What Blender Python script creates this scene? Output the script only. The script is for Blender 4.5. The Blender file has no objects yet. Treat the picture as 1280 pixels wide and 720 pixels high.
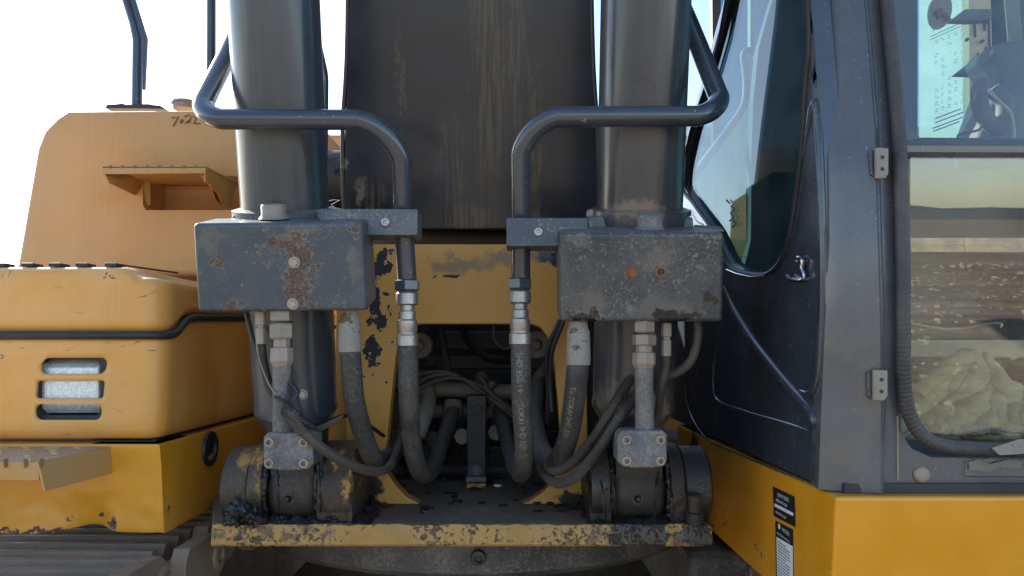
import bpy, bmesh, math, random
from math import sin, cos, pi, radians, sqrt, atan2
from mathutils import Vector, Matrix, noise
from mathutils.geometry import tessellate_polygon
random.seed(7)
S = bpy.context.scene
COL = S.collection

# ------------------------------------------------------------------ camera
F = 925.0; CAMZ = 1.35; TH = radians(4.5)
CAM = Vector((0, 0, CAMZ))
cd = bpy.data.cameras.new('camera'); cam = bpy.data.objects.new('camera', cd); COL.objects.link(cam)
cd.lens = 36 * F / 1280; cd.sensor_width = 36; cd.clip_start = 0.02; cd.clip_end = 2000
cam.location = CAM; cam.rotation_euler = (radians(90) + TH, 0, 0)
S.camera = cam

# ------------------------------------------------------------------ light
SUN_EL, SUN_AZ = radians(29), radians(-46)      # azimuth from +Y towards +X
w = bpy.data.worlds.new('World'); S.world = w; w.use_nodes = True
nt = w.node_tree; nt.nodes.clear()
sky = nt.nodes.new('ShaderNodeTexSky'); sky.sky_type = 'NISHITA'; sky.sun_disc = False
sky.sun_elevation = SUN_EL; sky.sun_rotation = SUN_AZ % (2 * pi)
sky.air_density = 1.0; sky.dust_density = .7; sky.ozone_density = 2.0
bg = nt.nodes.new('ShaderNodeBackground'); bg.inputs[1].default_value = 0.13
wo = nt.nodes.new('ShaderNodeOutputWorld')
nt.links.new(sky.outputs[0], bg.inputs[0]); nt.links.new(bg.outputs[0], wo.inputs[0])
sl = bpy.data.lights.new('sun', 'SUN'); sl.energy = 5.0; sl.angle = radians(0.5); sl.color = (1, .93, .82)
sun = bpy.data.objects.new('sun', sl); COL.objects.link(sun)
sdir = Vector((sin(SUN_AZ) * cos(SUN_EL), cos(SUN_AZ) * cos(SUN_EL), sin(SUN_EL)))
sun.rotation_euler = sdir.to_track_quat('Z', 'Y').to_euler(); sun.location = (-6, 6, 9)
S.view_settings.view_transform = 'Standard'; S.view_settings.look = 'None'
S.view_settings.gamma = 1.0; S.view_settings.exposure = 1.62
S.cycles.max_bounces = 8; S.cycles.transparent_max_bounces = 12; S.cycles.glossy_bounces = 4
S.cycles.diffuse_bounces = 4; S.cycles.use_denoising = True

# ------------------------------------------------------------------ photo -> place helpers
def ray(px, py):
    u = (px - 640) / F; v = (360 - py) / F
    return Vector((u, cos(TH) - v * sin(TH), sin(TH) + v * cos(TH)))
def P(px, py, Y):
    d = ray(px, py); return CAM + d * (Y / d.y)
def PX(px, py, X):
    d = ray(px, py); return CAM + d * (X / d.x)
def PZ(px, py, Z):
    d = ray(px, py); return CAM + d * ((Z - CAMZ) / d.z)
def zat(py, Y): return P(640, py, Y).z
def proj(p):
    q = p - CAM; f = q.y * cos(TH) + q.z * sin(TH); up = -q.y * sin(TH) + q.z * cos(TH)
    return 640 + F * q.x / f, 360 - F * up / f
def lerp(a, b, t): return a + (b - a) * t
def interp(x, tab):
    if x <= tab[0][0]: return tab[0][1]
    for (a, b), (c, d) in zip(tab, tab[1:]):
        if x <= c: return lerp(b, d, (x - a) / (c - a))
    return tab[-1][1]

# ------------------------------------------------------------------ materials
def mix_rgb(nt, fac, a, b, mode='MIX'):
    m = nt.nodes.new('ShaderNodeMix'); m.data_type = 'RGBA'; m.blend_type = mode
    for sock, val in ((m.inputs[0], fac), (m.inputs[6], a), (m.inputs[7], b)):
        if hasattr(val, 'is_output'): nt.links.new(val, sock)
        elif isinstance(val, (tuple, list)): sock.default_value = (*val[:3], 1)
        else: sock.default_value = val
    return m.outputs[2]
def math_n(nt, op, a, b=None, clamp=False):
    m = nt.nodes.new('ShaderNodeMath'); m.operation = op; m.use_clamp = clamp
    for s, v in zip(m.inputs, (a, b)):
        if v is None: continue
        if hasattr(v, 'is_output'): nt.links.new(v, s)
        else: s.default_value = v
    return m.outputs[0]
def noise_n(nt, vec, scale, detail=5, rough=.6, dist=0):
    n = nt.nodes.new('ShaderNodeTexNoise'); n.inputs['Scale'].default_value = scale
    n.inputs['Detail'].default_value = detail; n.inputs['Roughness'].default_value = rough
    n.inputs['Distortion'].default_value = dist
    nt.links.new(vec, n.inputs['Vector']); return n.outputs[0]
def ramp_n(nt, v, lo, hi, a=0, b=1):
    m = nt.nodes.new('ShaderNodeMapRange'); m.interpolation_type = 'SMOOTHSTEP'
    nt.links.new(v, m.inputs[0])
    m.inputs[1].default_value = lo; m.inputs[2].default_value = hi
    m.inputs[3].default_value = a; m.inputs[4].default_value = b
    return m.outputs[0]
def scale_n(nt, vec, s):
    m = nt.nodes.new('ShaderNodeVectorMath'); m.operation = 'MULTIPLY'
    nt.links.new(vec, m.inputs[0]); m.inputs[1].default_value = s; return m.outputs[0]
def spots_n(nt, vec, spots):
    out = None
    dn = nt.nodes.new('ShaderNodeTexNoise'); dn.inputs['Scale'].default_value = 26; dn.inputs['Detail'].default_value = 6; dn.inputs['Roughness'].default_value = .65
    nt.links.new(vec, dn.inputs['Vector'])
    q = nt.nodes.new('ShaderNodeVectorMath'); q.operation = 'SUBTRACT'; nt.links.new(dn.outputs['Color'], q.inputs[0]); q.inputs[1].default_value = (.5, .5, .5)
    q2 = scale_n(nt, q.outputs[0], (.075, .075, .075))
    a = nt.nodes.new('ShaderNodeVectorMath'); a.operation = 'ADD'; nt.links.new(vec, a.inputs[0]); nt.links.new(q2, a.inputs[1]); vec = a.outputs[0]
    for c, r in spots:
        s = nt.nodes.new('ShaderNodeVectorMath'); s.operation = 'SUBTRACT'
        nt.links.new(vec, s.inputs[0]); s.inputs[1].default_value = c
        d = scale_n(nt, s.outputs[0], (1 / r[0], 1 / r[1], 1 / r[2]))
        l = nt.nodes.new('ShaderNodeVectorMath'); l.operation = 'LENGTH'; nt.links.new(d, l.inputs[0])
        v = ramp_n(nt, l.outputs['Value'], 0.0, 1.0, 1, 0)
        out = v if out is None else math_n(nt, 'MAXIMUM', out, v)
    return out
def newmat(name):
    m = bpy.data.materials.new(name); m.use_nodes = True; nt = m.node_tree
    b = nt.nodes['Principled BSDF']; g = nt.nodes.new('ShaderNodeNewGeometry')
    return m, nt, b, g
def worn(name, base, rough=.45, metal=0.0, coat=0.0, chip=.70, chip_col=(.035, .022, .015), rim_col=None,
         spots=(), dust=.3, dust_col=(.30, .22, .15), dust_dir=None, streak=0.0, streak_col=None, grease=(), grease_col=(.012, .011, .011),
         patch=(), patch_col=(.2, .2, .2), bump=.15, scale=1.0, var=.18, fine=320, speck=.0, grit=1.0, sw=.32, soft=.006, sspots=None, pale=0, pale_col=(.24, .22, .19)):
    """paint or rubber or metal with chips, dust, streaks and grease"""
    m, nt, b, g = newmat(name); pos = g.outputs['Position']
    nA = noise_n(nt, pos, 7 * scale, 6, .62, .3); nB = noise_n(nt, pos, 48 * scale, 8, .68); nC = noise_n(nt, pos, fine, 3, .7)
    col = mix_rgb(nt, ramp_n(nt, nA, .3, .7), tuple(c * (1 - var) for c in base), tuple(min(1, c * (1 + var)) for c in base))
    # dust film
    dm = math_n(nt, 'MULTIPLY', ramp_n(nt, math_n(nt, 'ADD', math_n(nt, 'MULTIPLY', nA, .6), math_n(nt, 'MULTIPLY', nC, .4 * grit) if grit == 1 else math_n(nt, 'ADD', math_n(nt, 'MULTIPLY', nC, .4 * grit), .2 * (1 - grit))), .36, .66), dust)
    up = nt.nodes.new('ShaderNodeSeparateXYZ'); nt.links.new(g.outputs['Normal'], up.inputs[0])
    upf = ramp_n(nt, up.outputs[2], .3, .95, 0, min(1, dust * 1.6))
    dm = math_n(nt, 'MAXIMUM', dm, math_n(nt, 'MULTIPLY', upf, ramp_n(nt, nB, .3, .6, .5, 1)))
    col = mix_rgb(nt, dm, col, dust_col)
    if streak:
        sv = scale_n(nt, pos, (160, 20, 2.0)); ns = noise_n(nt, sv, 1.0, 7, .72)
        sv2 = scale_n(nt, pos, (14, 2, .7)); ns2 = noise_n(nt, sv2, 1.0, 3, .6)
        sm = math_n(nt, 'MULTIPLY', ramp_n(nt, ns, .40, .62), math_n(nt, 'MULTIPLY', ramp_n(nt, ns2, .42, .66), streak))
        if sspots: sm = math_n(nt, 'MULTIPLY', ramp_n(nt, ns, .43, .56), math_n(nt, 'MULTIPLY', ramp_n(nt, spots_n(nt, pos, sspots), .05, .8), streak))
        col = mix_rgb(nt, sm, col, streak_col or dust_col)
    if patch:
        pm = ramp_n(nt, math_n(nt, 'ADD', math_n(nt, 'MULTIPLY', spots_n(nt, pos, patch), .6), math_n(nt, 'MULTIPLY', nB, 1.0)), .70, 1.05, 0, .85)
        col = mix_rgb(nt, pm, col, patch_col)
    if pale:
        pn = noise_n(nt, pos, 190, 9, .80); pn2 = noise_n(nt, pos, 14, 4, .6)
        pm2 = ramp_n(nt, math_n(nt, 'ADD', pn, math_n(nt, 'MULTIPLY', pn2, .35)), .75 - .03 * pale, .79 - .03 * pale, 0, .8)
        col = mix_rgb(nt, pm2, col, pale_col)
    # chips
    cv = math_n(nt, 'ADD', math_n(nt, 'MULTIPLY', nB, .62), math_n(nt, 'MULTIPLY', nA, .38))
    if spots:
        cv = math_n(nt, 'ADD', cv, math_n(nt, 'MULTIPLY', spots_n(nt, pos, spots), sw))
    rim = ramp_n(nt, cv, chip - .022, chip - .014); chm = ramp_n(nt, cv, chip, chip + soft)
    col = mix_rgb(nt, math_n(nt, 'MULTIPLY', rim, .55), col, rim_col or tuple(min(1, .5 * c + .18) for c in base))
    cc = mix_rgb(nt, ramp_n(nt, nC, .35, .65), tuple(c * .6 for c in chip_col), tuple(c * 1.7 for c in chip_col))
    col = mix_rgb(nt, chm, col, cc)
    rf = ramp_n(nt, nC if grit > .3 else nA, .3, .7, rough - .06 , rough + .08)
    mx = math_n(nt, 'MAXIMUM', rf, math_n(nt, 'MULTIPLY', math_n(nt, 'MAXIMUM', chm, dm), .85))
    if speck:
        vs = noise_n(nt, pos, 150, 2, .5)
        col = mix_rgb(nt, ramp_n(nt, vs, .70 - speck * .06, .72, 0, .8), col, dust_col)
    if grease:
        gm = ramp_n(nt, math_n(nt, 'ADD', math_n(nt, 'MULTIPLY', spots_n(nt, pos, grease), .7), math_n(nt, 'MULTIPLY', nB, .5)), .45, .62)
        col = mix_rgb(nt, gm, col, grease_col)
        mx = math_n(nt, 'SUBTRACT', mx, math_n(nt, 'MULTIPLY', gm, .25))
    nt.links.new(col, b.inputs['Base Color']); nt.links.new(mx, b.inputs['Roughness'])
    b.inputs['Metallic'].default_value = metal
    if coat:
        b.inputs['Coat Weight'].default_value = coat; b.inputs['Coat Roughness'].default_value = .12
    h = math_n(nt, 'ADD', math_n(nt, 'MULTIPLY', nC, .25 * grit), math_n(nt, 'MULTIPLY', nB, .5))
    h = math_n(nt, 'SUBTRACT', h, math_n(nt, 'MULTIPLY', chm, .8))
    h = math_n(nt, 'ADD', h, math_n(nt, 'MULTIPLY', nA, 1.2))
    bp = nt.nodes.new('ShaderNodeBump'); bp.inputs['Strength'].default_value = bump; bp.inputs['Distance'].default_value = .002
    nt.links.new(h, bp.inputs['Height']); nt.links.new(bp.outputs[0], b.inputs['Normal'])
    return m
def flat(name, col, rough=.6, metal=0, var=.15, scale=30):
    m, nt, b, g = newmat(name)
    n = noise_n(nt, g.outputs['Position'], scale, 5, .65)
    c = mix_rgb(nt, ramp_n(nt, n, .3, .7), tuple(x * (1 - var) for x in col), tuple(min(1, x * (1 + var)) for x in col))
    nt.links.new(c, b.inputs['Base Color']); b.inputs['Roughness'].default_value = rough; b.inputs['Metallic'].default_value = metal
    bp = nt.nodes.new('ShaderNodeBump'); bp.inputs['Strength'].default_value = .2; bp.inputs['Distance'].default_value = .002
    nt.links.new(n, bp.inputs['Height']); nt.links.new(bp.outputs[0], b.inputs['Normal'])
    return m
def glass(name, tint, ior=1.55, dirt=.06, dirt_col=(.45, .42, .36)):
    m = bpy.data.materials.new(name); m.use_nodes = True; nt = m.node_tree; nt.nodes.clear()
    o = nt.nodes.new('ShaderNodeOutputMaterial'); t = nt.nodes.new('ShaderNodeBsdfTransparent'); t.inputs[0].default_value = (*tint, 1)
    gl = nt.nodes.new('ShaderNodeBsdfGlossy'); gl.inputs['Roughness'].default_value = .01
    fr = nt.nodes.new('ShaderNodeFresnel'); gg = nt.nodes.new('ShaderNodeNewGeometry')
    nt.links.new(ramp_n(nt, gg.outputs['Backfacing'], 0, 1, ior, 1 / ior), fr.inputs[0])
    ms = nt.nodes.new('ShaderNodeMixShader'); nt.links.new(fr.outputs[0], ms.inputs[0])
    nt.links.new(t.outputs[0], ms.inputs[1]); nt.links.new(gl.outputs[0], ms.inputs[2])
    d = nt.nodes.new('ShaderNodeBsdfDiffuse'); d.inputs[0].default_value = (*dirt_col, 1)
    g = nt.nodes.new('ShaderNodeNewGeometry'); n = noise_n(nt, g.outputs['Position'], 11, 7, .7, .5)
    n2 = noise_n(nt, g.outputs['Position'], 240, 2, .5)
    dm = math_n(nt, 'MULTIPLY', ramp_n(nt, n, .35, .75), dirt * 1.6)
    dm = math_n(nt, 'MAXIMUM', dm, ramp_n(nt, n2, .71, .76, 0, .3))
    m2 = nt.nodes.new('ShaderNodeMixShader'); nt.links.new(dm, m2.inputs[0])
    nt.links.new(ms.outputs[0], m2.inputs[1]); nt.links.new(d.outputs[0], m2.inputs[2]); nt.links.new(m2.outputs[0], o.inputs[0])
    return m

YEL = (.60, .305, .036)
BLU = (.042, .054, .074)
TAN = (.32, .235, .16)
M = {}
M['box_yellow'] = worn('dusty_hazed_yellow_box', (.62, .30, .085), .5, grit=.2, streak=.18, streak_col=(.30,.22,.14), dust=.45, dust_col=(.58, .35, .18), chip=.735, var=.06, bump=.08, scale=.7)  # pale dust tone also stands in for flare haze
M['hood_yellow'] = worn('dusty_yellow_hood', (.72, .325, .05), .42, grit=.2, streak=.15, streak_col=(.36,.24,.12), coat=.15, dust=.45, dust_col=(.70, .42, .19), chip=.70, chip_col=(.14, .07, .03), var=.05, bump=.06,
    spots=[(P(133, 343, 1.3), (.06, .05, .012)), (P(20, 345, 1.3), (.05, .05, .02))], sw=.16)
M['skirt_yellow'] = worn('yellow_skirt', (.74, .31, .010), .42, grit=.3, streak=.15, streak_col=(.36,.22,.09), coat=.15, dust=.22, dust_col=(.48, .31, .16), chip=.70, chip_col=(.10, .04, .03), var=.06, bump=.08,
    spots=[(P(118, 652, 1.3), (.11, .06, .02)), (P(212, 640, 1.3), (.02, .04, .07)), (P(60, 665, 1.3), (.2, .05, .012))])
M['tread_yellow'] = worn('step_tread', (.52, .28, .06), .6, dust=.7, dust_col=(.42, .28, .18), chip=.66, chip_col=(.10, .05, .03), var=.1, bump=.25)
M['cabskirt_yellow'] = worn('cab_skirt_yellow', (.76, .31, .006), .36, grit=.2, coat=.25, dust=.10, dust_col=(.55, .36, .2), chip=.70, chip_col=(.10, .045, .03), var=.07, bump=.06,
    spots=[(PX(905, 650, .43), (.03, .10, .05)), (PX(925, 590, .43), (.03, .03, .02)), (P(1035, 712, 1.02), (.03, .04, .02)), (PX(950, 690, .43), (.03, .06, .03))], sw=.17,
    grease=[(PX(868, 600, .43), (.05, .10, .22))], grease_col=(.07, .045, .025))
WY = 1.45
M['web_yellow'] = worn('yellow_frame_web', (.56, .26, .03), .5, grit=.4, sw=.2, dust=.35, dust_col=(.34, .23, .13), chip=.635, chip_col=(.02, .018, .02), var=.1, bump=.15, scale=.8,
    spots=[(P(478, 335, WY), (.035, .1, .06)), (P(474, 385, WY), (.045, .1, .10)), (P(470, 440, WY), (.035, .1, .06)), (P(560, 345, WY), (.06, .05, .01)), (P(705, 320, WY), (.06, .1, .03)), (P(478, 318, WY), (.03, .1, .03))],
    patch=[(P(570, 330, WY), (.16, .1, .035)), (P(640, 322, WY), (.12, .1, .03))], patch_col=(.20, .13, .07),
    grease=[(P(688, 318, WY), (.06, .1, .022)), (P(460, 610, WY), (.05, .1, .06)), (P(715, 630, WY), (.06, .1, .04)), (P(476, 322, WY), (.025, .1, .02))])
M['boom_paint'] = worn('boom_paint', base=(.010, .015, .025), rough=.36, grit=.2, coat=.3, dust=.05, dust_col=(.10, .08, .06), chip=.72, chip_col=(.10, .08, .055), var=.35, bump=.1, streak=.7, streak_col=(.095, .073, .047),
    sspots=[(P(672, 200, 1.42), (.022, .4, .30)), (P(648, 60, 1.4), (.035, .4, .30)), (P(610, 90, 1.4), (.06, .4, .40)), (P(560, 200, 1.4), (.05, .4, .16)), (P(500, 90, 1.4), (.012, .4, .2)), (P(585, 270, 1.47), (.10, .4, .05)), (P(465, 240, 1.45), (.03, .4, .07))],
    patch=[(P(446, 240, 1.45), (.025, .2, .06)), (P(430, 205, 1.45), (.015, .2, .03))], patch_col=(.17, .14, .10))
M['barrel_paint'] = worn('barrel_paint', (.032, .044, .056), .30, grit=.0, coat=.35, dust=.12, dust_col=(.20, .17, .14), chip=.78, var=.06, bump=.008, streak=.35, streak_col=(.12, .115, .11))
M['barrel_paint_dirty'] = worn('barrel_paint_dirty', **dict(), base=(.028, .036, .045), rough=.32, grit=.0, coat=.35, dust=.15, dust_col=(.22, .17, .13), chip=.77, var=.08, bump=.012, streak=.35, streak_col=(.12, .10, .09),
    patch=[(P(790, 262, 1.17), (.10, .2, .035)), (P(765, 500, 1.25), (.06, .2, .07)), (P(825, 510, 1.25), (.05, .2, .08))], patch_col=(.21, .155, .11))
CLL = [(P(372, 335, 1.12), (.045, .2, .10)), (P(350, 302, 1.12), (.05, .2, .022)), (P(372, 352, 1.12), (.03, .2, .035)), (P(350, 300, 1.12), (.04, .2, .014)), (P(272, 325, 1.12), (.016, .2, .03)), (P(352, 358, 1.12), (.03, .2, .016)),
       (P(285, 384, 1.12), (.05, .2, .010)), (P(372, 378, 1.12), (.03, .2, .02)), (P(444, 285, 1.12), (.02, .2, .03)), (P(400, 387, 1.12), (.08, .2, .006))]
M['cover_left'] = worn('cover_paint_left', **dict(pale=-1.2, ), base=(.036, .058, .080), rough=.42, coat=.15, dust=.25, dust_col=(.19, .17, .15), chip=.635, chip_col=(.095, .058, .042), rim_col=(.24, .22, .19), spots=CLL, grit=.5, sw=.24, soft=.012, var=.14, bump=.25, scale=1.1, speck=.4,
    patch=[(P(444, 330, 1.12), (.02, .2, .06)), (P(380, 290, 1.12), (.1, .2, .02)), (P(265, 300, 1.12), (.03, .2, .04))], patch_col=(.12, .115, .10))
CRR = [(P(790, 342, 1.12), (.014, .2, .014)), (P(826, 340, 1.12), (.012, .2, .012)), (P(850, 395, 1.12), (.10, .2, .012)), (P(735, 392, 1.12), (.05, .2, .014))]
M['cover_right'] = worn('cover_paint_right', **dict(pale=-.2, ), base=(.026, .038, .050), rough=.45, coat=.1, dust=.42, dust_col=(.20, .175, .145), chip=.705, chip_col=(.06, .035, .025), rim_col=(.26, .24, .21), spots=CRR, var=.2, bump=.35, scale=1.3, speck=1.6,
    patch=[(P(830, 385, 1.12), (.11, .2, .05)), (P(735, 385, 1.12), (.06, .2, .05)), (P(825, 325, 1.12), (.05, .2, .05)), (P(720, 300, 1.12), (.03, .2, .03))], patch_col=(.125, .112, .098),
    grease=[(P(850, 396, 1.12), (.07, .2, .016)), (P(730, 398, 1.12), (.05, .2, .012)), (P(895, 370, 1.12), (.012, .2, .03))])
M['bar_paint'] = worn('bracket_paint', **dict(pale=1, ), base=(.052, .066, .088), rough=.42, dust=.35, dust_col=(.2, .17, .14), chip=.72, chip_col=(.1, .07, .05), bump=.12, speck=.6)
M['pipe_paint'] = worn('steel_pipe_paint', **dict(), base=(.032, .043, .058), rough=.24, grit=.0, coat=.5, dust=.08, dust_col=(.24, .18, .14), chip=.735, chip_col=(.2, .11, .06), var=.12, bump=.01, speck=.1)
M['cab_paint'] = worn('cab_paint', **dict(), base=(.078, .086, .097), rough=.28, grit=.0, coat=.4, dust=.16, dust_col=(.20, .18, .155), chip=.76, chip_col=(.24, .13, .08), var=.10, bump=.015, speck=.1, streak=.22, streak_col=(.15,.145,.135),
    spots=[(P(1041, 100, 1.0), (.008, .1, .014)), (P(1250, 582, 1.0), (.03, .1, .008)), (P(1280, 560, 1.0), (.05, .1, .01))],
    patch=[(P(1090, 500, 1.0), (.02, .2, .16)), (P(1060, 430, 1.0), (.05, .2, .05)), (P(1060, 570, 1.0), (.06, .2, .05))], patch_col=(.115, .11, .10))
M['cabside_paint'] = worn('cab_side_paint', (.032, .042, .056), .22, grit=.0, coat=.5, dust=.14, dust_col=(.16, .15, .13), chip=.75, chip_col=(.24, .2, .15), var=.1, bump=.01, speck=.3)
M['fitting'] = worn('dusty_zinc_fitting', (.30, .25, .20), .6, metal=.3, dust=.6, dust_col=(.30, .24, .18), chip=.70, chip_col=(.15, .07, .035), bump=.35, var=.2, scale=2)
M['fitting_pale'] = worn('pale_caked_fitting', (.30, .27, .23), .7, metal=.1, dust=.6, dust_col=(.17, .13, .095), chip=.57, chip_col=(.12, .075, .045), soft=.05, bump=.6, var=.2, scale=2,
    spots=[(P(437, 400, 1.2), (.02, .1, .012))])
M['fitting_steel'] = worn('bright_steel_fitting', (.38, .37, .35), .38, metal=.75, dust=.45, dust_col=(.25, .2, .16), chip=.68, chip_col=(.12, .07, .04), bump=.4, var=.25, scale=2)
M['tube_dusty'] = worn('dusty_port_tube', **dict(pale=2, ), base=(.10, .11, .125), rough=.5, dust=.5, dust_col=(.20, .17, .14), chip=.70, chip_col=(.26, .23, .2), bump=.3, scale=2, speck=1)
M['hose'] = worn('hose_rubber', **dict(pale=1.2, pale_col=(.13,.12,.105), ), base=(.030, .031, .033), rough=.55, dust=.45, dust_col=(.12, .105, .09), chip=.72, chip_col=(.10, .09, .08), bump=.4, scale=1.6, var=.2, speck=1.2)
M['hose_old'] = worn('old_hose_rubber', **dict(pale=1.4, pale_col=(.14,.11,.085), ), base=(.050, .047, .044), rough=.7, dust=.6, dust_col=(.13, .105, .085), chip=.72, chip_col=(.12, .10, .08), bump=.5, scale=1.6, var=.2, speck=.6)
M['cable'] = worn('cable_rubber', (.035, .032, .03), .6, dust=.55, dust_col=(.14, .105, .075), chip=.74, bump=.3, var=.2)
M['black'] = worn('black_rubber', (.014, .015, .018), .5, dust=.18, dust_col=(.09, .085, .08), chip=.78, bump=.25, var=.2)
M['seal'] = worn('window_seal_rubber', (.038, .037, .038), .6, dust=.45, dust_col=(.13, .11, .095), chip=.70, chip_col=(.20, .16, .12), bump=.5, var=.2, scale=1.6, speck=.4)
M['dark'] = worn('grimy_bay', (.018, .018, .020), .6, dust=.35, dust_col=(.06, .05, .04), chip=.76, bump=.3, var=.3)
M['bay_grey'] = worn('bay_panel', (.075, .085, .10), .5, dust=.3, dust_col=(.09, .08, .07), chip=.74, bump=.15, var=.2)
M['bay_pipe'] = worn('bay_pipe', (.17, .15, .125), .6, dust=.6, dust_col=(.22, .17, .12), chip=.72, bump=.4, var=.2)
M['clevis'] = worn('greasy_yellow_clevis', (.040, .028, .020), .5, dust=.5, dust_col=(.075, .050, .032), chip=.60, chip_col=(.016, .014, .013), rim_col=(.09, .065, .04), soft=.04, bump=.8, var=.35, scale=1.6, pale=1.2, pale_col=(.11, .07, .035),
    patch=[(P(300, 580, 1.28), (.035, .2, .04)), (P(316, 575, 1.27), (.018, .2, .06)), (P(322, 620, 1.27), (.010, .2, .05)), (P(412, 575, 1.27), (.012, .2, .04)), (P(438, 580, 1.27), (.014, .2, .07)), (P(430, 615, 1.27), (.014, .2, .04)), (P(445, 545, 1.3), (.02, .2, .03))], patch_col=(.46, .22, .035),
    grease=[(P(345, 600, 1.3), (.012, .2, .08)), (P(402, 600, 1.3), (.01, .2, .10)), (P(455, 590, 1.3), (.02, .2, .08))])
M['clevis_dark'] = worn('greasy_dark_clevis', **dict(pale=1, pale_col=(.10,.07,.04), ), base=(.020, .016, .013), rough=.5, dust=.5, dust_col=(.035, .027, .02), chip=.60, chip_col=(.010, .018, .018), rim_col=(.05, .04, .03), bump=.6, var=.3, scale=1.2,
    grease=[(P(828, 600, 1.3), (.02, .2, .1)), (P(745, 620, 1.3), (.03, .2, .06))])
M['eye'] = worn('caked_cylinder_eye', **dict(pale=1.0, pale_col=(.08,.06,.042), ), base=(.032, .026, .021), rough=.6, dust=.55, dust_col=(.05, .037, .027), chip=.64, chip_col=(.02, .018, .017), rim_col=(.07, .05, .04), bump=.9, var=.3, scale=1.5)
M['grease'] = worn('black_grease', (.010, .010, .011), .35, dust=.2, dust_col=(.04, .035, .03), chip=.9, bump=.9, var=.3, scale=1.5)
PZF = zat(658, 1.27)
M['floor_plate'] = worn('floor_plate_paint', **dict(pale=1, ), base=(.17, .115, .07), rough=.6, dust=.7, dust_col=(.15, .105, .07), chip=.64, chip_col=(.035, .028, .022), rim_col=(.2, .14, .08), bump=.5, var=.25, scale=.8,
    grease=[(P(475, 632, 1.45), (.08, .09, .05)), (P(710, 640, 1.45), (.11, .14, .05)), (P(560, 600, 1.75), (.3, .10, .05))])
M['plate_edge'] = worn('chipped_yellow_edge', (.46, .24, .04), .6, dust=.6, dust_col=(.26, .165, .08), chip=.535, chip_col=(.085, .055, .034), rim_col=(.30, .18, .08), soft=.05, bump=.8, var=.25, scale=2.2, pale=1.2, pale_col=(.30, .22, .13),
    patch=[(P(x, 668 + (x % 7) - 3, 1.27), (.035, .1, .022)) for x in (268, 300, 330, 362, 385, 410)] + [(P(x, 670, 1.27), (.035, .1, .04)) for x in (745, 770, 795, 820, 850, 880)], patch_col=(.075, .052, .036),
    grease=[(P(300, 674, 1.27), (.02, .1, .012)), (P(800, 670, 1.27), (.1, .1, .04)), (P(870, 670, 1.27), (.06, .1, .04))], grease_col=(.035, .026, .02))
M['drum'] = worn('turntable_guard_paint', **dict(pale=2, pale_col=(.14,.12,.10), ), base=(.028, .031, .036), rough=.55, dust=.5, dust_col=(.12, .095, .072), chip=.66, chip_col=(.17, .15, .13), bump=.5, var=.3, scale=1, streak=0, speck=1)
M['track'] = worn('rusty_track_steel', **dict(pale=1.5, pale_col=(.26,.19,.14), ), base=(.24, .17, .12), rough=.6, metal=.25, dust=.6, dust_col=(.24, .165, .115), chip=.64, chip_col=(.07, .05, .04), rim_col=(.22, .16, .12), bump=.6, var=.25, scale=1)
M['rust'] = worn('rusty_bolt', (.20, .085, .04), .8, dust=.5, dust_col=(.25, .13, .07), chip=.62, chip_col=(.10, .04, .02), bump=.7, var=.3, scale=2)
M['bolt'] = worn('zinc_bolt', (.42, .38, .33), .55, metal=.5, dust=.4, dust_col=(.3, .25, .2), chip=.72, bump=.4, var=.15, scale=2)
M['chrome'] = flat('worn_chrome', (.6, .6, .6), .2, 1.0, .1)
M['lens'] = flat('headlight_lens', (.74, .76, .80), .18, .25, .2, 160)
M['refl'] = flat('headlight_reflector', (.8, .8, .8), .25, .9, .1)
M['white'] = flat('white_print', (.78, .78, .76), .5, 0, .04)
M['decal_black'] = flat('black_decal', (.016, .016, .018), .45, 0, .1)
M['ink'] = flat('pencil_marks', (.16, .11, .08), .8, 0, .1)
M['print_blue'] = flat('chart_print', (.03, .05, .08), .7, 0, .1)
M['grey_print'] = flat('hose_print', (.22, .21, .19), .6, 0, .3, 90)
M['cab_in'] = flat('cab_interior_plastic', (.045, .05, .055), .6, 0, .25, 6)
M['cab_in_pale'] = flat('cab_interior_pale_trim', (.42, .40, .30), .6, 0, .15, 6)
M['post'] = flat('perforated_post_paint', (.62, .52, .30), .55, 0, .15, 14)
M['seat'] = flat('seat_cover', (.10, .12, .15), .75, 0, .2, 12)
M['cloth'] = worn('dirty_khaki_cloth', (.50, .47, .33), .9, dust=.5, dust_col=(.30, .26, .18), chip=.70, chip_col=(.14, .11, .075), rim_col=(.4, .36, .26), bump=.5, var=.25, scale=.9)
M['glass_side'] = glass('tinted_side_glass', (.30, .47, .50), 1.25, .05, (.30, .38, .34))
M['glass_front'] = glass('windscreen_glass', (.87, .87, .80), 1.95, .05)
M['glass_back'] = glass('rear_window_glass', (.32, .50, .56), 1.45, .05)
M['glass_clear'] = glass('clear_rear_glass', (.62, .80, .84), 1.45, .06)
M['white_paint'] = flat('white_vehicle_paint', (.78, .78, .76), .35, 0, .05)
M['wall_far'] = flat('weathered_shed_wall', (.16, .13, .11), .8, 0, .3, 1.2)
M['concrete'] = flat('pale_concrete', (.50, .45, .36), .85, 0, .2, 1.5)
M['wood'] = flat('weathered_pole_wood', (.40, .31, .22), .85, 0, .2, 8)
M['wire'] = flat('black_wire', (.03, .03, .03), .6, 0, .1)
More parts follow.
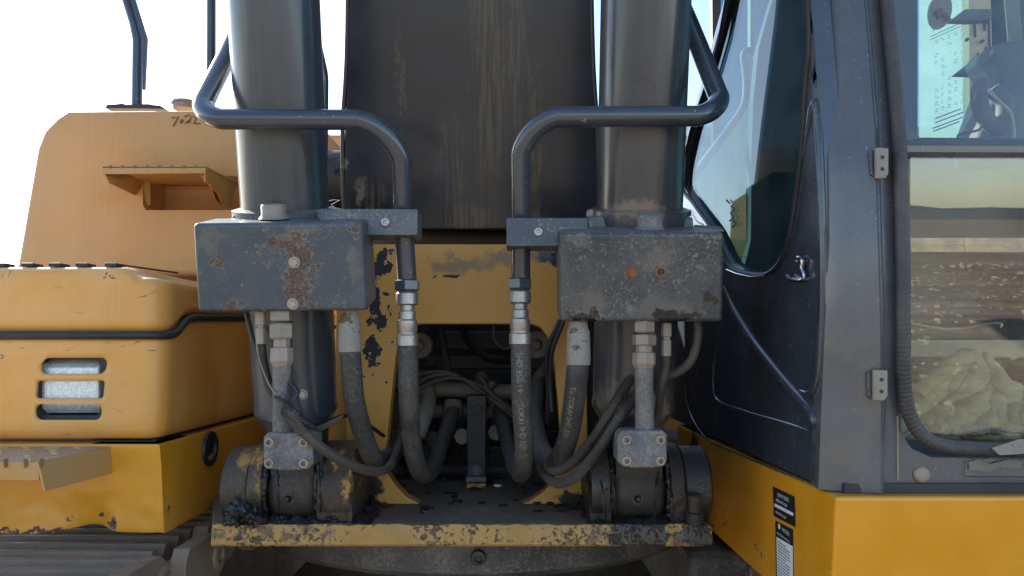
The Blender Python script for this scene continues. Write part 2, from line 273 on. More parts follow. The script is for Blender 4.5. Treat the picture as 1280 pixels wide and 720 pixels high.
# ground
def ground_mat():
    m, nt, b, g = newmat('dry_gravel_ground'); pos = g.outputs['Position']
    a = noise_n(nt, pos, .25, 6, .6, .5); c = noise_n(nt, pos, 5, 8, .75); d = noise_n(nt, pos, 45, 4, .7)
    col = mix_rgb(nt, ramp_n(nt, a, .35, .65), (.24, .185, .125), (.46, .37, .26))
    col = mix_rgb(nt, ramp_n(nt, c, .35, .65, 0, .8), col, (.15, .11, .08))
    col = mix_rgb(nt, ramp_n(nt, d, .5, .7, 0, .7), col, (.55, .48, .37))
    sx = noise_n(nt, scale_n(nt, pos, (.12, 1.6, 1)), 1.0, 6, .65); col = mix_rgb(nt, ramp_n(nt, sx, .42, .62, 0, .7), col, (.14, .105, .075))
    nt.links.new(col, b.inputs['Base Color']); b.inputs['Roughness'].default_value = .95
    bp = nt.nodes.new('ShaderNodeBump'); bp.inputs['Strength'].default_value = .8; bp.inputs['Distance'].default_value = .02
    nt.links.new(math_n(nt, 'ADD', c, math_n(nt, 'MULTIPLY', d, .4)), bp.inputs['Height']); nt.links.new(bp.outputs[0], b.inputs['Normal'])
    return m
M['ground'] = ground_mat()
M['hill'] = flat('distant_hill', (.10, .12, .12), .95, 0, .25, .02)

# ------------------------------------------------------------------ mesh helpers
class MB:
    def __init__(s): s.v = []; s.f = []
    def add(s, vs, fs):
        o = len(s.v); s.v += [Vector(v) for v in vs]; s.f += [tuple(i + o for i in f) for f in fs]; return s
    def prism(s, loop, ext, holes=()):
        """closed loop of coplanar points, pushed along ext"""
        loops = [list(map(Vector, loop))] + [list(map(Vector, h)) for h in holes]
        flatv = [p for l in loops for p in l]; n = len(flatv); ext = Vector(ext)
        tris = tessellate_polygon(loops) if holes else [tuple(range(n))]
        fs = [tuple(t) for t in tris] + [tuple(i + n for i in reversed(t)) for t in tris]
        k = 0
        for l in loops:
            m = len(l)
            for i in range(m):
                a, b = k + i, k + (i + 1) % m; fs.append((a, b, b + n, a + n))
            k += m
        return s.add(flatv + [p + ext for p in flatv], fs)
    def box(s, c, sx, sy, sz, R=None):
        c = Vector(c); R = R or Matrix.Identity(3)
        vs = [c + R @ Vector((x * sx / 2, y * sy / 2, z * sz / 2)) for x in (-1, 1) for y in (-1, 1) for z in (-1, 1)]
        return s.add(vs, [(0, 1, 3, 2), (4, 6, 7, 5), (0, 4, 5, 1), (2, 3, 7, 6), (0, 2, 6, 4), (1, 5, 7, 3)])
    def lathe(s, o, ax, prof, seg=32, capa=True, capb=True, rot=0):
        o = Vector(o); ax = Vector(ax).normalized()
        u = ax.orthogonal().normalized(); w_ = ax.cross(u)
        vs = []; fs = []
        for t, r in prof:
            for k in range(seg):
                a = 2 * pi * k / seg + rot; vs.append(o + ax * t + (u * cos(a) + w_ * sin(a)) * r)
        for i in range(len(prof) - 1):
            for k in range(seg):
                a = i * seg + k; b = i * seg + (k + 1) % seg; fs.append((a, b, b + seg, a + seg))
        if capa: fs.append(tuple(range(seg - 1, -1, -1)))
        if capb: fs.append(tuple((len(prof) - 1) * seg + k for k in range(seg)))
        return s.add(vs, fs)
    def tube(s, pts, r, seg=14, caps=True):
        n = len(pts); rs = r if isinstance(r, (list, tuple)) else [r] * n
        T = [(pts[min(i + 1, n - 1)] - pts[max(i - 1, 0)]).normalized() for i in range(n)]
        u = T[0].orthogonal().normalized(); vs = []; fs = []
        for i in range(n):
            u = (u - T[i] * u.dot(T[i])).normalized(); w_ = T[i].cross(u)
            for k in range(seg):
                a = 2 * pi * k / seg; vs.append(pts[i] + (u * cos(a) + w_ * sin(a)) * rs[i])
        for i in range(n - 1):
            for k in range(seg):
                a = i * seg + k; b = i * seg + (k + 1) % seg; fs.append((a, b, b + seg, a + seg))
        if caps: fs += [tuple(range(seg - 1, -1, -1)), tuple((n - 1) * seg + k for k in range(seg))]
        return s.add(vs, fs)
    def lump(s, c, rx, ry, rz, rough=.3, seed=0, n=10):
        c = Vector(c); vs = []; fs = []
        for i in range(n + 1):
            for k in range(n * 2):
                th = pi * i / n; ph = pi * k / n
                d = Vector((sin(th) * cos(ph), sin(th) * sin(ph), cos(th)))
                q = 1 + rough * noise.noise(d * 2.2 + Vector((seed, 0, 0))) + rough * .5 * noise.noise(d * 6 + Vector((seed, 3, 0)))
                vs.append(c + Vector((d.x * rx, d.y * ry, d.z * rz)) * q)
        m = n * 2
        for i in range(n):
            for k in range(m): fs.append((i * m + k, i * m + (k + 1) % m, (i + 1) * m + (k + 1) % m, (i + 1) * m + k))
        return s.add(vs, fs)
    def build(s, name, mat, parent=None, bevel=0, seg=2, sharp=38, label=None, weld=True, kind=None):
        c = sum(s.v, Vector()) / max(1, len(s.v))
        me = bpy.data.meshes.new(name)
        bm = bmesh.new(); vv = [bm.verts.new(v - c) for v in s.v]
        for f in s.f:
            if len(set(f)) < 3: continue
            try: bm.faces.new([vv[i] for i in f])
            except ValueError: pass
        if weld: bmesh.ops.remove_doubles(bm, verts=bm.verts, dist=1e-5)
        bmesh.ops.recalc_face_normals(bm, faces=bm.faces)
        bm.normal_update()
        for f in bm.faces: f.smooth = True
        if not bevel:
            for e in bm.edges:
                if len(e.link_faces) == 2 and e.calc_face_angle(0) > radians(sharp): e.smooth = False
        bm.to_mesh(me); bm.free(); me.materials.append(mat)
        o = bpy.data.objects.new(name, me); COL.objects.link(o); o.location = c
        if parent is not None: setparent(o, parent)
        if bevel:
            b = o.modifiers.new('bevel', 'BEVEL'); b.width = bevel; b.segments = seg; b.limit_method = 'ANGLE'
            b.angle_limit = radians(35); b.harden_normals = True
        if label: o['label'] = label
        if kind: o['kind'] = kind
        return o
WORLD = {}
def wloc(o):
    v = Vector(o.location)
    while o.parent: o = o.parent; v += Vector(o.location)
    return v
def setparent(o, parent): o.location = Vector(o.location) - wloc(parent); o.parent = parent
def top(o, label, cat, group=None, kind=None):
    if kind: o['kind'] = kind
    if label: o['label'] = label
    if cat: o['category'] = cat
    if group: o['group'] = group
    return o
def thing(name, loc, label, cat, group=None):
    o = bpy.data.objects.new(name, None); COL.objects.link(o); o.location = loc; o.empty_display_size = .2
    return top(o, label, cat, group)
def cat_rom(pts, per=8):
    pts = [Vector(p) for p in pts]; q = [pts[0] * 2 - pts[1]] + pts + [pts[-1] * 2 - pts[-2]]; out = []
    for i in range(1, len(q) - 2):
        p0, p1, p2, p3 = q[i - 1:i + 3]
        for k in range(per):
            t = k / per
            out.append(.5 * ((2 * p1) + (p2 - p0) * t + (2 * p0 - 5 * p1 + 4 * p2 - p3) * t * t + (3 * p1 - p0 - 3 * p2 + p3) * t ** 3))
    return out + [pts[-1]]
def fillet(pts, R, per=8):
    pts = [Vector(p) for p in pts]; out = [pts[0]]
    for i in range(1, len(pts) - 1):
        a, b, c = pts[i - 1:i + 2]; r = R[i - 1] if isinstance(R, (list, tuple)) else R
        d1 = (a - b).normalized(); d2 = (c - b).normalized(); ang = d1.angle(d2); L = r / math.tan(ang / 2)
        L = min(L, (a - b).length * .49 if i > 1 else (a - b).length * .9, (c - b).length * .9)
        p, q = b + d1 * L, b + d2 * L
        for k in range(per + 1):
            t = k / per; out.append((1 - t) ** 2 * p + 2 * t * (1 - t) * b * .5 + 2 * t * (1 - t) * (p + q) * .25 + t * t * q)
    return out + [pts[-1]]
def rrect(x0, y0, x1, y1, r, n=4):
    out = []
    for cx, cy, a0 in ((x1 - r, y0 + r, -90), (x1 - r, y1 - r, 0), (x0 + r, y1 - r, 90), (x0 + r, y0 + r, 180)):
        for k in range(n + 1):
            a = radians(a0 + 90 * k / n); out.append((cx + r * cos(a), cy + r * sin(a)))
    return out
def hexhead(o, ax, r, h, name, mat, parent, n=6, washer=True, socket=False, label=None):
    b = MB()
    if washer: b.lathe(o, ax, [(0, r * 1.35), (h * .22, r * 1.35)], 20); 
    pr = [(h * .2, r), (h * .85, r), (h, r * .86)]
    b.lathe(o, ax, pr, n if not socket else 20)
    return b.build(name, mat, parent, sharp=30, label=label)
def boolean(o, cutters):
    for c in cutters:
        m = o.modifiers.new('cut', 'BOOLEAN'); m.operation = 'DIFFERENCE'; m.object = c; m.solver = 'EXACT'
    bpy.context.view_layer.update()
    dg = bpy.context.evaluated_depsgraph_get(); me = bpy.data.meshes.new_from_object(o.evaluated_get(dg))
    o.modifiers.clear(); o.data = me
    for c in cutters: bpy.data.objects.remove(c)
FONTC = {}
def text_tris(s, size):
    key = (s, size)
    if key not in FONTC:
        cu = bpy.data.curves.new('t', 'FONT'); cu.body = s; cu.size = size; cu.resolution_u = 2
        o = bpy.data.objects.new('t', cu); COL.objects.link(o); bpy.context.view_layer.update()
        me = bpy.data.meshes.new_from_object(o.evaluated_get(bpy.context.evaluated_depsgraph_get()))
        FONTC[key] = ([v.co.copy() for v in me.vertices], [tuple(p.vertices) for p in me.polygons])
        bpy.data.objects.remove(o); bpy.data.curves.remove(cu); bpy.data.meshes.remove(me)
    return FONTC[key]
def text_flat(s, size, o, ux, uy, name, mat, parent, off=.0006):
    v, f = text_tris(s, size); n = ux.cross(uy).normalized()
    return MB().add([o + ux * p.x + uy * p.y + n * off for p in v], f).build(name, mat, parent, weld=False)
def text_hose(s, size, path, s0, r, side, name, mat, parent):
    """print running along a hose; side turns it round the hose (radians)"""
    v, f = text_tris(s, size); L = [0]
    for a, b in zip(path, path[1:]): L.append(L[-1] + (b - a).length)
    def fr(t):
        for i in range(len(L) - 1):
            if t <= L[i + 1] or i == len(L) - 2:
                k = (t - L[i]) / (L[i + 1] - L[i]); c = path[i].lerp(path[i + 1], k); return c, (path[i + 1] - path[i]).normalized()
    vs = []
    for p in v:
        c, t = fr(s0 + p.x); n = (CAM - c); n = (n - t * n.dot(t)).normalized(); m_ = n.cross(t)
        a = -side + (p.y - size * .35) / r
        vs.append(c + (n * cos(a) + m_ * sin(a)) * (r + .0006))
    return MB().add(vs, f).build(name, mat, parent, weld=False)

# ================================================================== SETTING
g = MB(); N = 60
g.add([(-400, -400, 0), (400, -400, 0), (400, 400, 0), (-400, 400, 0)], [(0, 1, 2, 3)])
top(g.build('ground', M['ground']), None, None, kind='structure')
# low hills far behind the camera and beyond
for (cx, cy, name) in ((150, -330, 'hills'), (-60, 330, 'hills')):
    h = MB(); n = 60; vs = []; fs = []
    for i in range(n + 1):
        x = cx - 360 + 720 * i / n; hh = 5 + 7 * abs(noise.noise(Vector((x * .012, cy, 1)))) + 3 * noise.noise(Vector((x * .05, cy, 4)))
        sgn = 1 if cy > 0 else -1
        vs += [(x, cy, -.5), (x, cy + 30 * sgn, max(2, hh)), (x, cy + 90 * sgn, -.5)]
    for i in range(n):
        for k in range(2): a = i * 3 + k; fs.append((a, a + 1, a + 4, a + 3))
    h.add(vs, fs); top(h.build(name, M['hill'], sharp=180), None, None, kind='structure')

# ================================================================== EXCAVATOR
EX = thing('excavator', (-.08, 1.9, 0), 'dusty yellow excavator with dark blue-grey boom and cab seen close up from the front', 'excavator')
def part(mb, name, mat, parent=None, **k): return mb.build(name, mat, parent or EX, **k)
def group_part(name, loc, label=None):
    o = bpy.data.objects.new(name, None); COL.objects.link(o); o.location = loc; o.empty_display_size = .05; setparent(o, EX)
    if label: o['label'] = label
    return o

# ---------------- floor plate, web, turntable guard
fz = PZF; FY = 1.27
floor = part(MB().prism([(P(265, 658, FY).x, FY + .004, fz), (.338, FY + .004, fz), (.338, 2.3, fz), (P(265, 658, FY).x - .10, 2.3, fz), (P(265, 658, FY).x - .10, 1.52, fz)], (0, 0, -.03)), 'floor_plate', M['floor_plate'], bevel=.003)
eb = MB(); x0, x1 = P(265, 658, FY).x, P(889, 658, FY).x; n = 150     # worn front edge with ragged lip
vs = []; fs = []
for i in range(n + 1):
    x = lerp(x0, x1, i / n); q = noise.noise(Vector((x * 60, 0, 0))) * .0018 + noise.noise(Vector((x * 17, 3, 0))) * .002
    for (y, z) in ((FY + .02, fz + .001), (FY + .001 + q * .5, fz + .0025 + q), (FY - .002, fz - .004 + q), (FY - .002, fz - .029), (FY + .002, fz - .033), (FY + .02, fz - .033)): vs.append((x, y, z))
for i in range(n):
    for k in range(5): a = i * 6 + k; fs.append((a, a + 1, a + 7, a + 6))
fs += [tuple(range(6)), tuple(n * 6 + 5 - k for k in range(6))]
eb.add(vs, fs); part(eb, 'plate_edge', M['plate_edge'], floor, sharp=30)

wl = [(432, 305), (730, 305), (737, 640), (640, 634), (662, 626), (678, 616), (690, 603), (698, 585), (701, 549), (697, 500), (694, 469), (691, 440), (684, 420), (675, 409), (664, 405),
      (524, 405), (510, 410), (500, 421), (495, 445), (491, 480), (484, 549), (482, 575), (485, 592), (494, 606), (508, 621), (535, 635), (432, 640)]
web = part(MB().prism([P(x, y, WY) for x, y in wl], (0, .035, 0)), 'frame_web', M['web_yellow'], bevel=.003, label='yellow front web of the frame with peeling black patches')
# inner side plates behind the web
for sx in (424, 740):
    a, b = P(sx, 300, WY), P(sx, 640, WY)
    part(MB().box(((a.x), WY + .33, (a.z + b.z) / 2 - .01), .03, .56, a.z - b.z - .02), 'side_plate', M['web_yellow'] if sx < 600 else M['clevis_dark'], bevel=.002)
# closing body below the web to the drum
part(MB().lathe((-.083, 1.905, CAMZ + zat(720, 1.35) - CAMZ - .01), (0, 0, 1), [(0, .535), (.012, .55), (.07, .555), (.078, .54)], 96), 'turntable_guard', M['drum'], label='dark round guard of the turntable under the floor plate')
dp = P(598, 697, 1.345)
part(MB().lathe(dp, (0, -1, 0), [(0, .014), (.006, .012), (.007, .007), (.002, .006)], 18), 'drain_plug', M['grease'])
part(MB().box((-.083, 2.1, .55), 1.0, 1.2, .42), 'carbody', M['drum'], bevel=.03)

# ---------------- boom
tb = radians(16); bd = Vector((0, -sin(tb), cos(tb))); bn = Vector((0, cos(tb), sin(tb)))
B0 = Vector((0, 1.5, zat(288, 1.5)))
def bp_(x, t): return Vector((x, 0, 0)) + Vector((0, B0.y, B0.z)) + bd * t
boom = part(MB().prism([bp_(-.346, 0), bp_(.182, 0), bp_(.170, .22), bp_(.152, .50), bp_(.12, 1.5), bp_(.12, 2.6), bp_(-.28, 2.6), bp_(-.28, 1.5), bp_(-.316, .45), bp_(-.340, .12)], bn * .66), 'boom', M['boom_paint'], bevel=.006, label='dark boom with vertical streaks of dried dirt')
for sx in (-1, 1):     # bottom corner weld beads
    pa = [bp_((-.343 if sx < 0 else .178), .0) + bn * .002, bp_((-.338 if sx < 0 else .170), .2) + bn * .002, bp_((-.316 if sx < 0 else .152), .48) + bn * .002, bp_((-.28 if sx < 0 else .12), 1.49) + bn * .002]
    part(MB().tube(cat_rom(pa, 6), .0045, 8), 'weld_bead', M['boom_paint'], boom)
part(MB().tube([Vector((-.36, 1.66, zat(297, 1.62))), Vector((.2, 1.66, zat(297, 1.62)))], .02, 20), 'boom_pivot_bar', M['bay_pipe'])
part(MB().box((-.083, 1.95, zat(297, 1.95) - .02), .62, .2, .35), 'pivot_housing', M['dark'], bevel=.01)
q0, q1 = bp_(0, 2.55), bp_(0, 2.6)
bf = Vector((0, -sin(radians(62)), cos(radians(62)))); bfn = Vector((0, cos(radians(62)), sin(radians(62))))
part(MB().prism([q1 + Vector((-.28, 0, 0)), q1 + Vector((-.28, 0, 0)) + bn * .66, q1 + Vector((-.28, 0, .1)) + bf * 1.2 + bfn * .5, q1 + Vector((-.28, 0, 0)) + bf * 3.0 + bfn * .35, q1 + Vector((-.28, 0, 0)) + bf * 3.0], (.4, 0, 0)), 'boom_head', M['boom_paint'], boom, bevel=.01)
# grimy bracket showing between left cylinder and boom
part(MB().lathe(P(430, 228, 1.72), (1, 0, 0), [(-.06, .065), (-.05, .075), (.03, .075), (.04, .06)], 28), 'pivot_boss', M['clevis_dark'])
part(MB().prism([P(x, y, 1.70) for x, y in ((402, 262), (404, 205), (424, 196), (470, 262))], (0, .05, 0)), 'pivot_bracket', M['clevis_dark'], bevel=.004)
wsp = [P(x, y, 1.5) for x, y in ((408, 252), (417, 250), (425, 250), (414, 256), (420, 260), (428, 262))]
part(MB().tube(wsp, .0012, 6), 'lock_wire', M['chrome'])

# ---------------- boom cylinders
ta = radians(15); A = Vector((0, -sin(ta), cos(ta))); AN = Vector((0, -cos(ta), -sin(ta)))   # along, and out of the front
def cyl_at(A0, py):
    lo, hi = -1.2, 1.2
    for _ in range(50):
        m_ = (lo + hi) / 2
        if proj(A0 + A * m_)[1] > py: lo = m_
        else: hi = m_
    return lo
def make_cyl(cx, R, paint, yb, label, pin_py, xs, mcl, eye_mat):
    A0 = P(cx, 262, 1.24)
    tB = cyl_at(A0, yb); tp = cyl_at(A0, pin_py); pin = A0 + A * tp
    cyl = group_part('boom_cylinder', A0, label)
    part(MB().lathe(A0, A, [(tB - .012, R * .62), (tB, R * .86), (tB + .018, R * .985), (tB + .021, R * 1.012), (tB + .029, R * 1.012), (tB + .033, R * .99), (-.012, R), (1.25, R), (1.26, R * .9)], 72), 'barrel', paint, cyl, sharp=25)
    part(MB().lathe(A0, A, [(1.26, .045), (2.05, .045)], 32), 'rod', M['chrome'], cyl)
    part(MB().lathe(A0, A, [(-.035, R + .002), (-.03, R + .014), (.0, R + .014), (.004, R + .002)], 64), 'collar', M['bar_paint'] if cx < 600 else M['barrel_paint_dirty'], cyl)
    # eye on the pin
    xa, xb = xs; Xa = (xa - 640) / F * (pin.y - .05); Xb = (xb - 640) / F * (pin.y - .05)
    eb = MB(); er = .066; wdt = Xb - Xa
    vs = []; fs = []; seg = 56; rows = 12
    for i in range(rows + 1):
        t = i / rows; edge = min(t, 1 - t) * 2
        for k in range(seg):
            a = 2 * pi * k / seg; rr = er * (1 - .10 * max(0, 1 - edge * 5)) * (1 + .035 * noise.noise(Vector((t * 3, 3 * cos(a), 3 * sin(a) + cx))) + .02 * noise.noise(Vector((t * 12, 12 * cos(a), 12 * sin(a) + cx))))
            vs.append((lerp(Xa, Xb, t), pin.y + rr * sin(a), pin.z + rr * cos(a)))
    for i in range(rows):
        for k in range(seg): fs.append((i * seg + k, i * seg + (k + 1) % seg, (i + 1) * seg + (k + 1) % seg, (i + 1) * seg + k))
    fs += [tuple(range(seg)), tuple(rows * seg + k for k in range(seg))]
    eb.add(vs, fs)
    eb.prism([pin + Vector((Xa - pin.x + .006, -.055, 0)), pin + Vector((Xb - pin.x - .006, -.055, 0)), A0 + A * (tB + .0) + Vector((Xb - pin.x, -.045, 0)), A0 + A * (tB) + Vector((Xa - pin.x, -.045, 0))], (0, .10, 0))
    eye = part(eb, 'cylinder_eye', eye_mat, cyl, sharp=50)
    gx = (Xa + Xb) / 2 - .004
    nip = Vector((gx, pin.y - er + .004, pin.z - .012))
    part(MB().lathe(nip, (0, -1, .1), [(-.004, .013), (.002, .012), (.003, .006), (.012, .0045), (.014, .003)], 14), 'grease_nipple', M['grease'], cyl)
    part(MB().tube([pin + Vector((Xa - pin.x - .03, 0, 0)), pin + Vector((Xb - pin.x + .03, 0, 0))], .035, 28), 'pin', M['clevis_dark'], cyl)
    return cyl, A0, pin, tB, Xa, Xb
CL, AL, pinL, tBL, lXa, lXb = make_cyl(357, .0722, M['barrel_paint'], 524, 'left boom cylinder as seen, blue-grey barrel', 606, (343, 401), M['clevis'], M['eye'])
CR, AR, pinR, tBR, rXa, rXb = make_cyl(799, .0722, M['barrel_paint_dirty'], 520, 'right boom cylinder as seen, beside the cab', 606, (764, 826), M['clevis_dark'], M['eye'])
def cheek(pin, X0, X1, r0, r1, mat, name='clevis_cheek', base=True, label=None):
    b = MB().lathe(Vector((X0, pin.y, pin.z)), (1, 0, 0), [(0, r0 * .93), (.004, r0), (X1 - X0 - .004, r1), (X1 - X0, r1 * .93)], 64)
    if base: b.prism([(X0 + .001, pin.y - r0 * .88, fz + .0015), (X0 + .001, pin.y + r0 * 1.4, fz + .0015), (X0 + .001, pin.y + r0 * .9, pin.z), (X0 + .001, pin.y - r0 * .96, pin.z)], (X1 - X0 - .002, 0, 0))
    o = b.build(name, mat, EX, sharp=40, label=label); return o
def xat(px, Y): return (px - 640) / F * Y
yp = pinL.y - .05
cheek(pinL, xat(287, yp) - .004, xat(318, yp) + .003, .069, .072, M['clevis'], 'pin_boss', False)
c1 = cheek(pinL, xat(318, yp), xat(339, yp), .077, .080, M['clevis'])
c2 = cheek(pinL, xat(404, yp), xat(448, yp), .080, .080, M['clevis'])
c3 = cheek(pinR, xat(733, yp), xat(760, yp), .082, .082, M['clevis_dark'])
c4 = cheek(pinR, xat(830, yp), xat(851, yp), .078, .074, M['clevis_dark'])
cb = cheek(pinR, xat(851, yp) - .002, xat(884, yp), .070, .070, M['clevis_dark'], 'pin_boss', False)
pk = P(868, 640, pinR.y - .085)
part(MB().lathe(pk, (0, -.1, 1), [(-.02, .013), (-.018, .016), (.0, .016), (.002, .012), (.03, .012)], 20), 'pin_keeper_bolt', M['clevis_dark'], cb)
for q, (pin, X) in enumerate(((pinL, xat(341, yp)), (pinL, xat(403, yp)), (pinR, xat(762, yp)), (pinR, xat(829, yp)))):   # grease squeezed out along the joints
    ring = []
    rr = []
    for k in range(90):
        a = radians(-30) + radians(230) * k / 89
        ring.append(Vector((X + .004 * noise.noise(Vector((k * .4, q, 0))), pin.y - .074 * cos(a - radians(85)) , pin.z - .074 * sin(a - radians(85)))))
        rr.append(.0042 + .0035 * noise.noise(Vector((k * .35, q, 5))) + .002 * noise.noise(Vector((k * 1.1, q, 8))))
    MB().tube(ring, [max(.0012, x) for x in rr], 8).build('grease_bead', M['grease'], EX)
gl = MB()
for (x, y, r, Y) in ((300, 636, 13, 1.26), (313, 644, 11, 1.27), (292, 648, 10, 1.27), (325, 650, 9, 1.28), (352, 652, 9, 1.30), (390, 654, 10, 1.30), (415, 652, 9, 1.3)):
    gl.lump(P(x, y, Y), r * Y / F, r * Y / F, r * .8 * Y / F, .8, x, 16)
part(gl, 'grease_clod', M['grease'], kind='stuff', sharp=180)
gl = MB()
random.seed(3)
for k in range(70):
    px = random.choice((random.uniform(430, 520), random.uniform(640, 760), random.uniform(520, 650))); Y = random.uniform(1.36, 1.75)
    c = Vector((xat(px, Y), Y, fz + .001)); r = random.uniform(.0015, .008) * random.random() + .0015
    gl.lump(c, r * random.uniform(1, 2.4), r * random.uniform(1, 2), r * .6, .7, k, 6)
part(gl, 'grime_crumbs', M['grease'], kind='stuff')


for (pa, pb, sd) in ((286, 470, 1), (726, 890, 2)):
    vs = []; fs = []; nx2, ny2 = 150, 50
    for j_ in range(ny2 + 1):
        Y = lerp(FY + .004, FY + .20, j_ / ny2)
        for i_ in range(nx2 + 1):
            x = lerp(xat(pa, FY), xat(pb, FY), i_ / nx2); e = min(i_, nx2 - i_, ny2 - j_, j_ * 1.5 + 1) / 8
            h = noise.noise(Vector((x * 22, Y * 30, sd))) * .9 + .55 * noise.noise(Vector((x * 70, Y * 70, sd + 4))) + .4 * abs(noise.noise(Vector((x * 160, Y * 160, sd + 8))))
            vs.append((x, Y, fz - .003 + max(0, .25 + h) * .017 * min(1, e)))
    for j_ in range(ny2):
        for i_ in range(nx2): a = j_ * (nx2 + 1) + i_; fs.append((a, a + 1, a + nx2 + 2, a + nx2 + 1))
    part(MB().add(vs, fs), 'caked_grime', M['grease'], kind='stuff', sharp=180)
for (x0, y0, x1, y1, m_) in ((346, 585, 349, 640, 'grease'), (398, 585, 402, 640, 'grease'), (766, 590, 770, 645, 'grease'), (822, 590, 818, 645, 'grease'), (752, 600, 758, 652, 'grease'), (838, 610, 842, 655, 'grease')):
    pts = [P(lerp(x0, x1, t) + 2.5 * noise.noise(Vector((t * 7, x0, 0))), lerp(y0, y1, t), 1.272 - .02 * sin(pi * t)) for t in [i / 20 for i in range(21)]]
    part(MB().tube(pts, [.0016 + .0035 * abs(noise.noise(Vector((i * .45, x0, 3)))) for i in range(21)], 8), 'grease_bead', M[m_])
# ---------------- port covers
def cover(pts4, topback, mat, name='port_cover', label=None):
    """front face corners (tl, tr, br, bl), pushed back square to the cylinder"""
    o = part(MB().prism(pts4, Vector((0, cos(ta), sin(ta))) * topback), name, mat, bevel=.0075, seg=4, label=label); return o
def fr(px, py, Y0, py0=275):      # on the tilted front plane
    Y = Y0 + 0.0
    for _ in range(6):
        z = P(px, py, Y).z; z0 = P(px, py0, Y0).z; Y = Y0 + (z0 - z) * math.tan(ta)
    return P(px, py, Y)
CYL = 1.105
covL = cover([fr(240, 279, CYL), fr(453, 277, CYL), fr(459, 389, CYL), fr(247, 391, CYL)], .085, M['cover_left'], label='left port cover with a large rusty patch of flaked paint')
covR = cover([fr(699, 290, CYL), fr(906, 290, CYL), fr(904, 403, CYL), fr(700, 403, CYL)], .085, M['cover_right'], label='right port cover, scuffed and dusty with rusty bolts')
for (x, y, r, m_) in ((368, 328, 5.5, 'bolt'), (366, 380, 5.5, 'bolt')):
    hexhead(fr(x, y, CYL), AN, r * 1.1 / F, .005, 'bolt', M[m_], covL)
hexhead(fr(791, 340, CYL), AN, .0072, .005, 'bolt', M['rust'], covR, label='rust-red bolt')
hexhead(fr(789, 388, CYL), AN, .0066, .004, 'bolt', M['tube_dusty'], covR)
part(MB().lathe(fr(826, 340, CYL), AN, [(0, .0095), (.0016, .0088), (.0016, .0056), (-.004, .0052)], 20), 'bolt_hole_bushing', M['rust'], covR)
def stub(px, py, Y, r, h, mat, par):
    c = P(px, py, Y); part(MB().lathe(c, A, [(0, r * 1.22), (.003, r * 1.1), (.006, r), (h - .002, r), (h, r * .92), (h, r * .55), (h - .006, r * .5)], 32), 'port_boss', mat, par)
stub(343, 273, 1.15, .0195, .022, M['fitting'], covL)
stub(812, 286, 1.15, .020, .022, M['tube_dusty'], covR)
# flanges between cover and barrel
part(MB().prism([P(x, y, 1.19) for x, y in ((286, 278), (292, 268), (330, 262), (410, 262), (410, 280))], (0, .03, .008)), 'cover_bracket', M['bar_paint'], covL, bevel=.002)
part(MB().prism([P(x, y, 1.19) for x, y in ((735, 292), (735, 272), (750, 270), (866, 272), (868, 292))], (0, .03, .008)), 'cover_bracket', M['cover_right'], covR, bevel=.002)
part(MB().lathe(P(739, 276, 1.22), (0, 0, 1), [(0, .008), (.016, .008), (.018, .006)], 16), 'bracket_bolt', M['fitting'], covR)
pc = P(868, 283, 1.16)
part(MB().prism([P(866, 286, 1.15), P(905, 289, 1.15), P(900, 284, 1.19), P(868, 282, 1.19)], (0, 0, .0015)), 'loose_flap', M['fitting_pale'], covR)
wsp = [P(x, y, 1.2) for x, y in ((852, 266), (856, 274), (866, 268), (864, 262), (871, 276), (880, 281))]
part(MB().tube(cat_rom(wsp, 3), .0013, 6), 'lock_wire', M['chrome'])

# ---------------- clamp bars, steel pipes, hoses
def bar(x0, y0, x1, y1, Y, bx, by, label):
    ta_ = [P(x0, y0, Y), P(x1, y0, Y), P(x1, y1, Y), P(x0, y1, Y)]
    o = part(MB().prism(ta_, (0, .06, 0)), 'clamp_bar', M['bar_paint'], bevel=.002, label=label)
    c = P(bx, by, Y); part(MB().lathe(c, (0, -1, 0), [(0, .0075), (.003, .0075), (.0045, .0060), (.0045, .0035), (.001, .003)], 20), 'socket_screw', M['fitting_steel'], o)
    return o
bar(400, 261, 522, 294, 1.148, 482, 278, 'flat clamp bar holding the left pipe')
bar(633, 272, 735, 308, 1.148, 673, 290, 'flat clamp bar holding the right pipe')
PR = .0158
def pipe(pts, name='steel_pipe', R=.06, r=PR, mat='pipe_paint', label=None):
    path = fillet(pts, R, 10); return part(MB().tube(path, r, 24), name, M[mat], label=label)
pipe([P(330, -35, 1.36), P(286, 66, 1.24), P(244, 149, 1.11), P(502, 150, 1.11), P(504, 275, 1.185), P(509, 350, 1.205)], R=[.3, .042, .062, .2], label='bent steel pipe wrapping round the left cylinder')
pipe([P(830, -45, 1.36), P(862, 30, 1.26), P(908, 145, 1.11), P(651, 146, 1.11), P(651, 280, 1.185), P(651, 350, 1.205)], R=[.3, .042, .055, .2], label='bent steel pipe wrapping round the right cylinder')
pipe([P(392, 40, 1.33), P(404, 95, 1.33), P(403, 200, 1.37)], R=.05, r=.010)
def nut(o, ax, r, h, mat, parent, name='hex_nut', n=6, rot=.3):
    return MB().lathe(o, ax, [(0, r * .88), (h * .12, r), (h * .88, r), (h, r * .88)], n, rot=rot).build(name, mat, parent, sharp=25)
DN = Vector((0, .02, -1)).normalized()
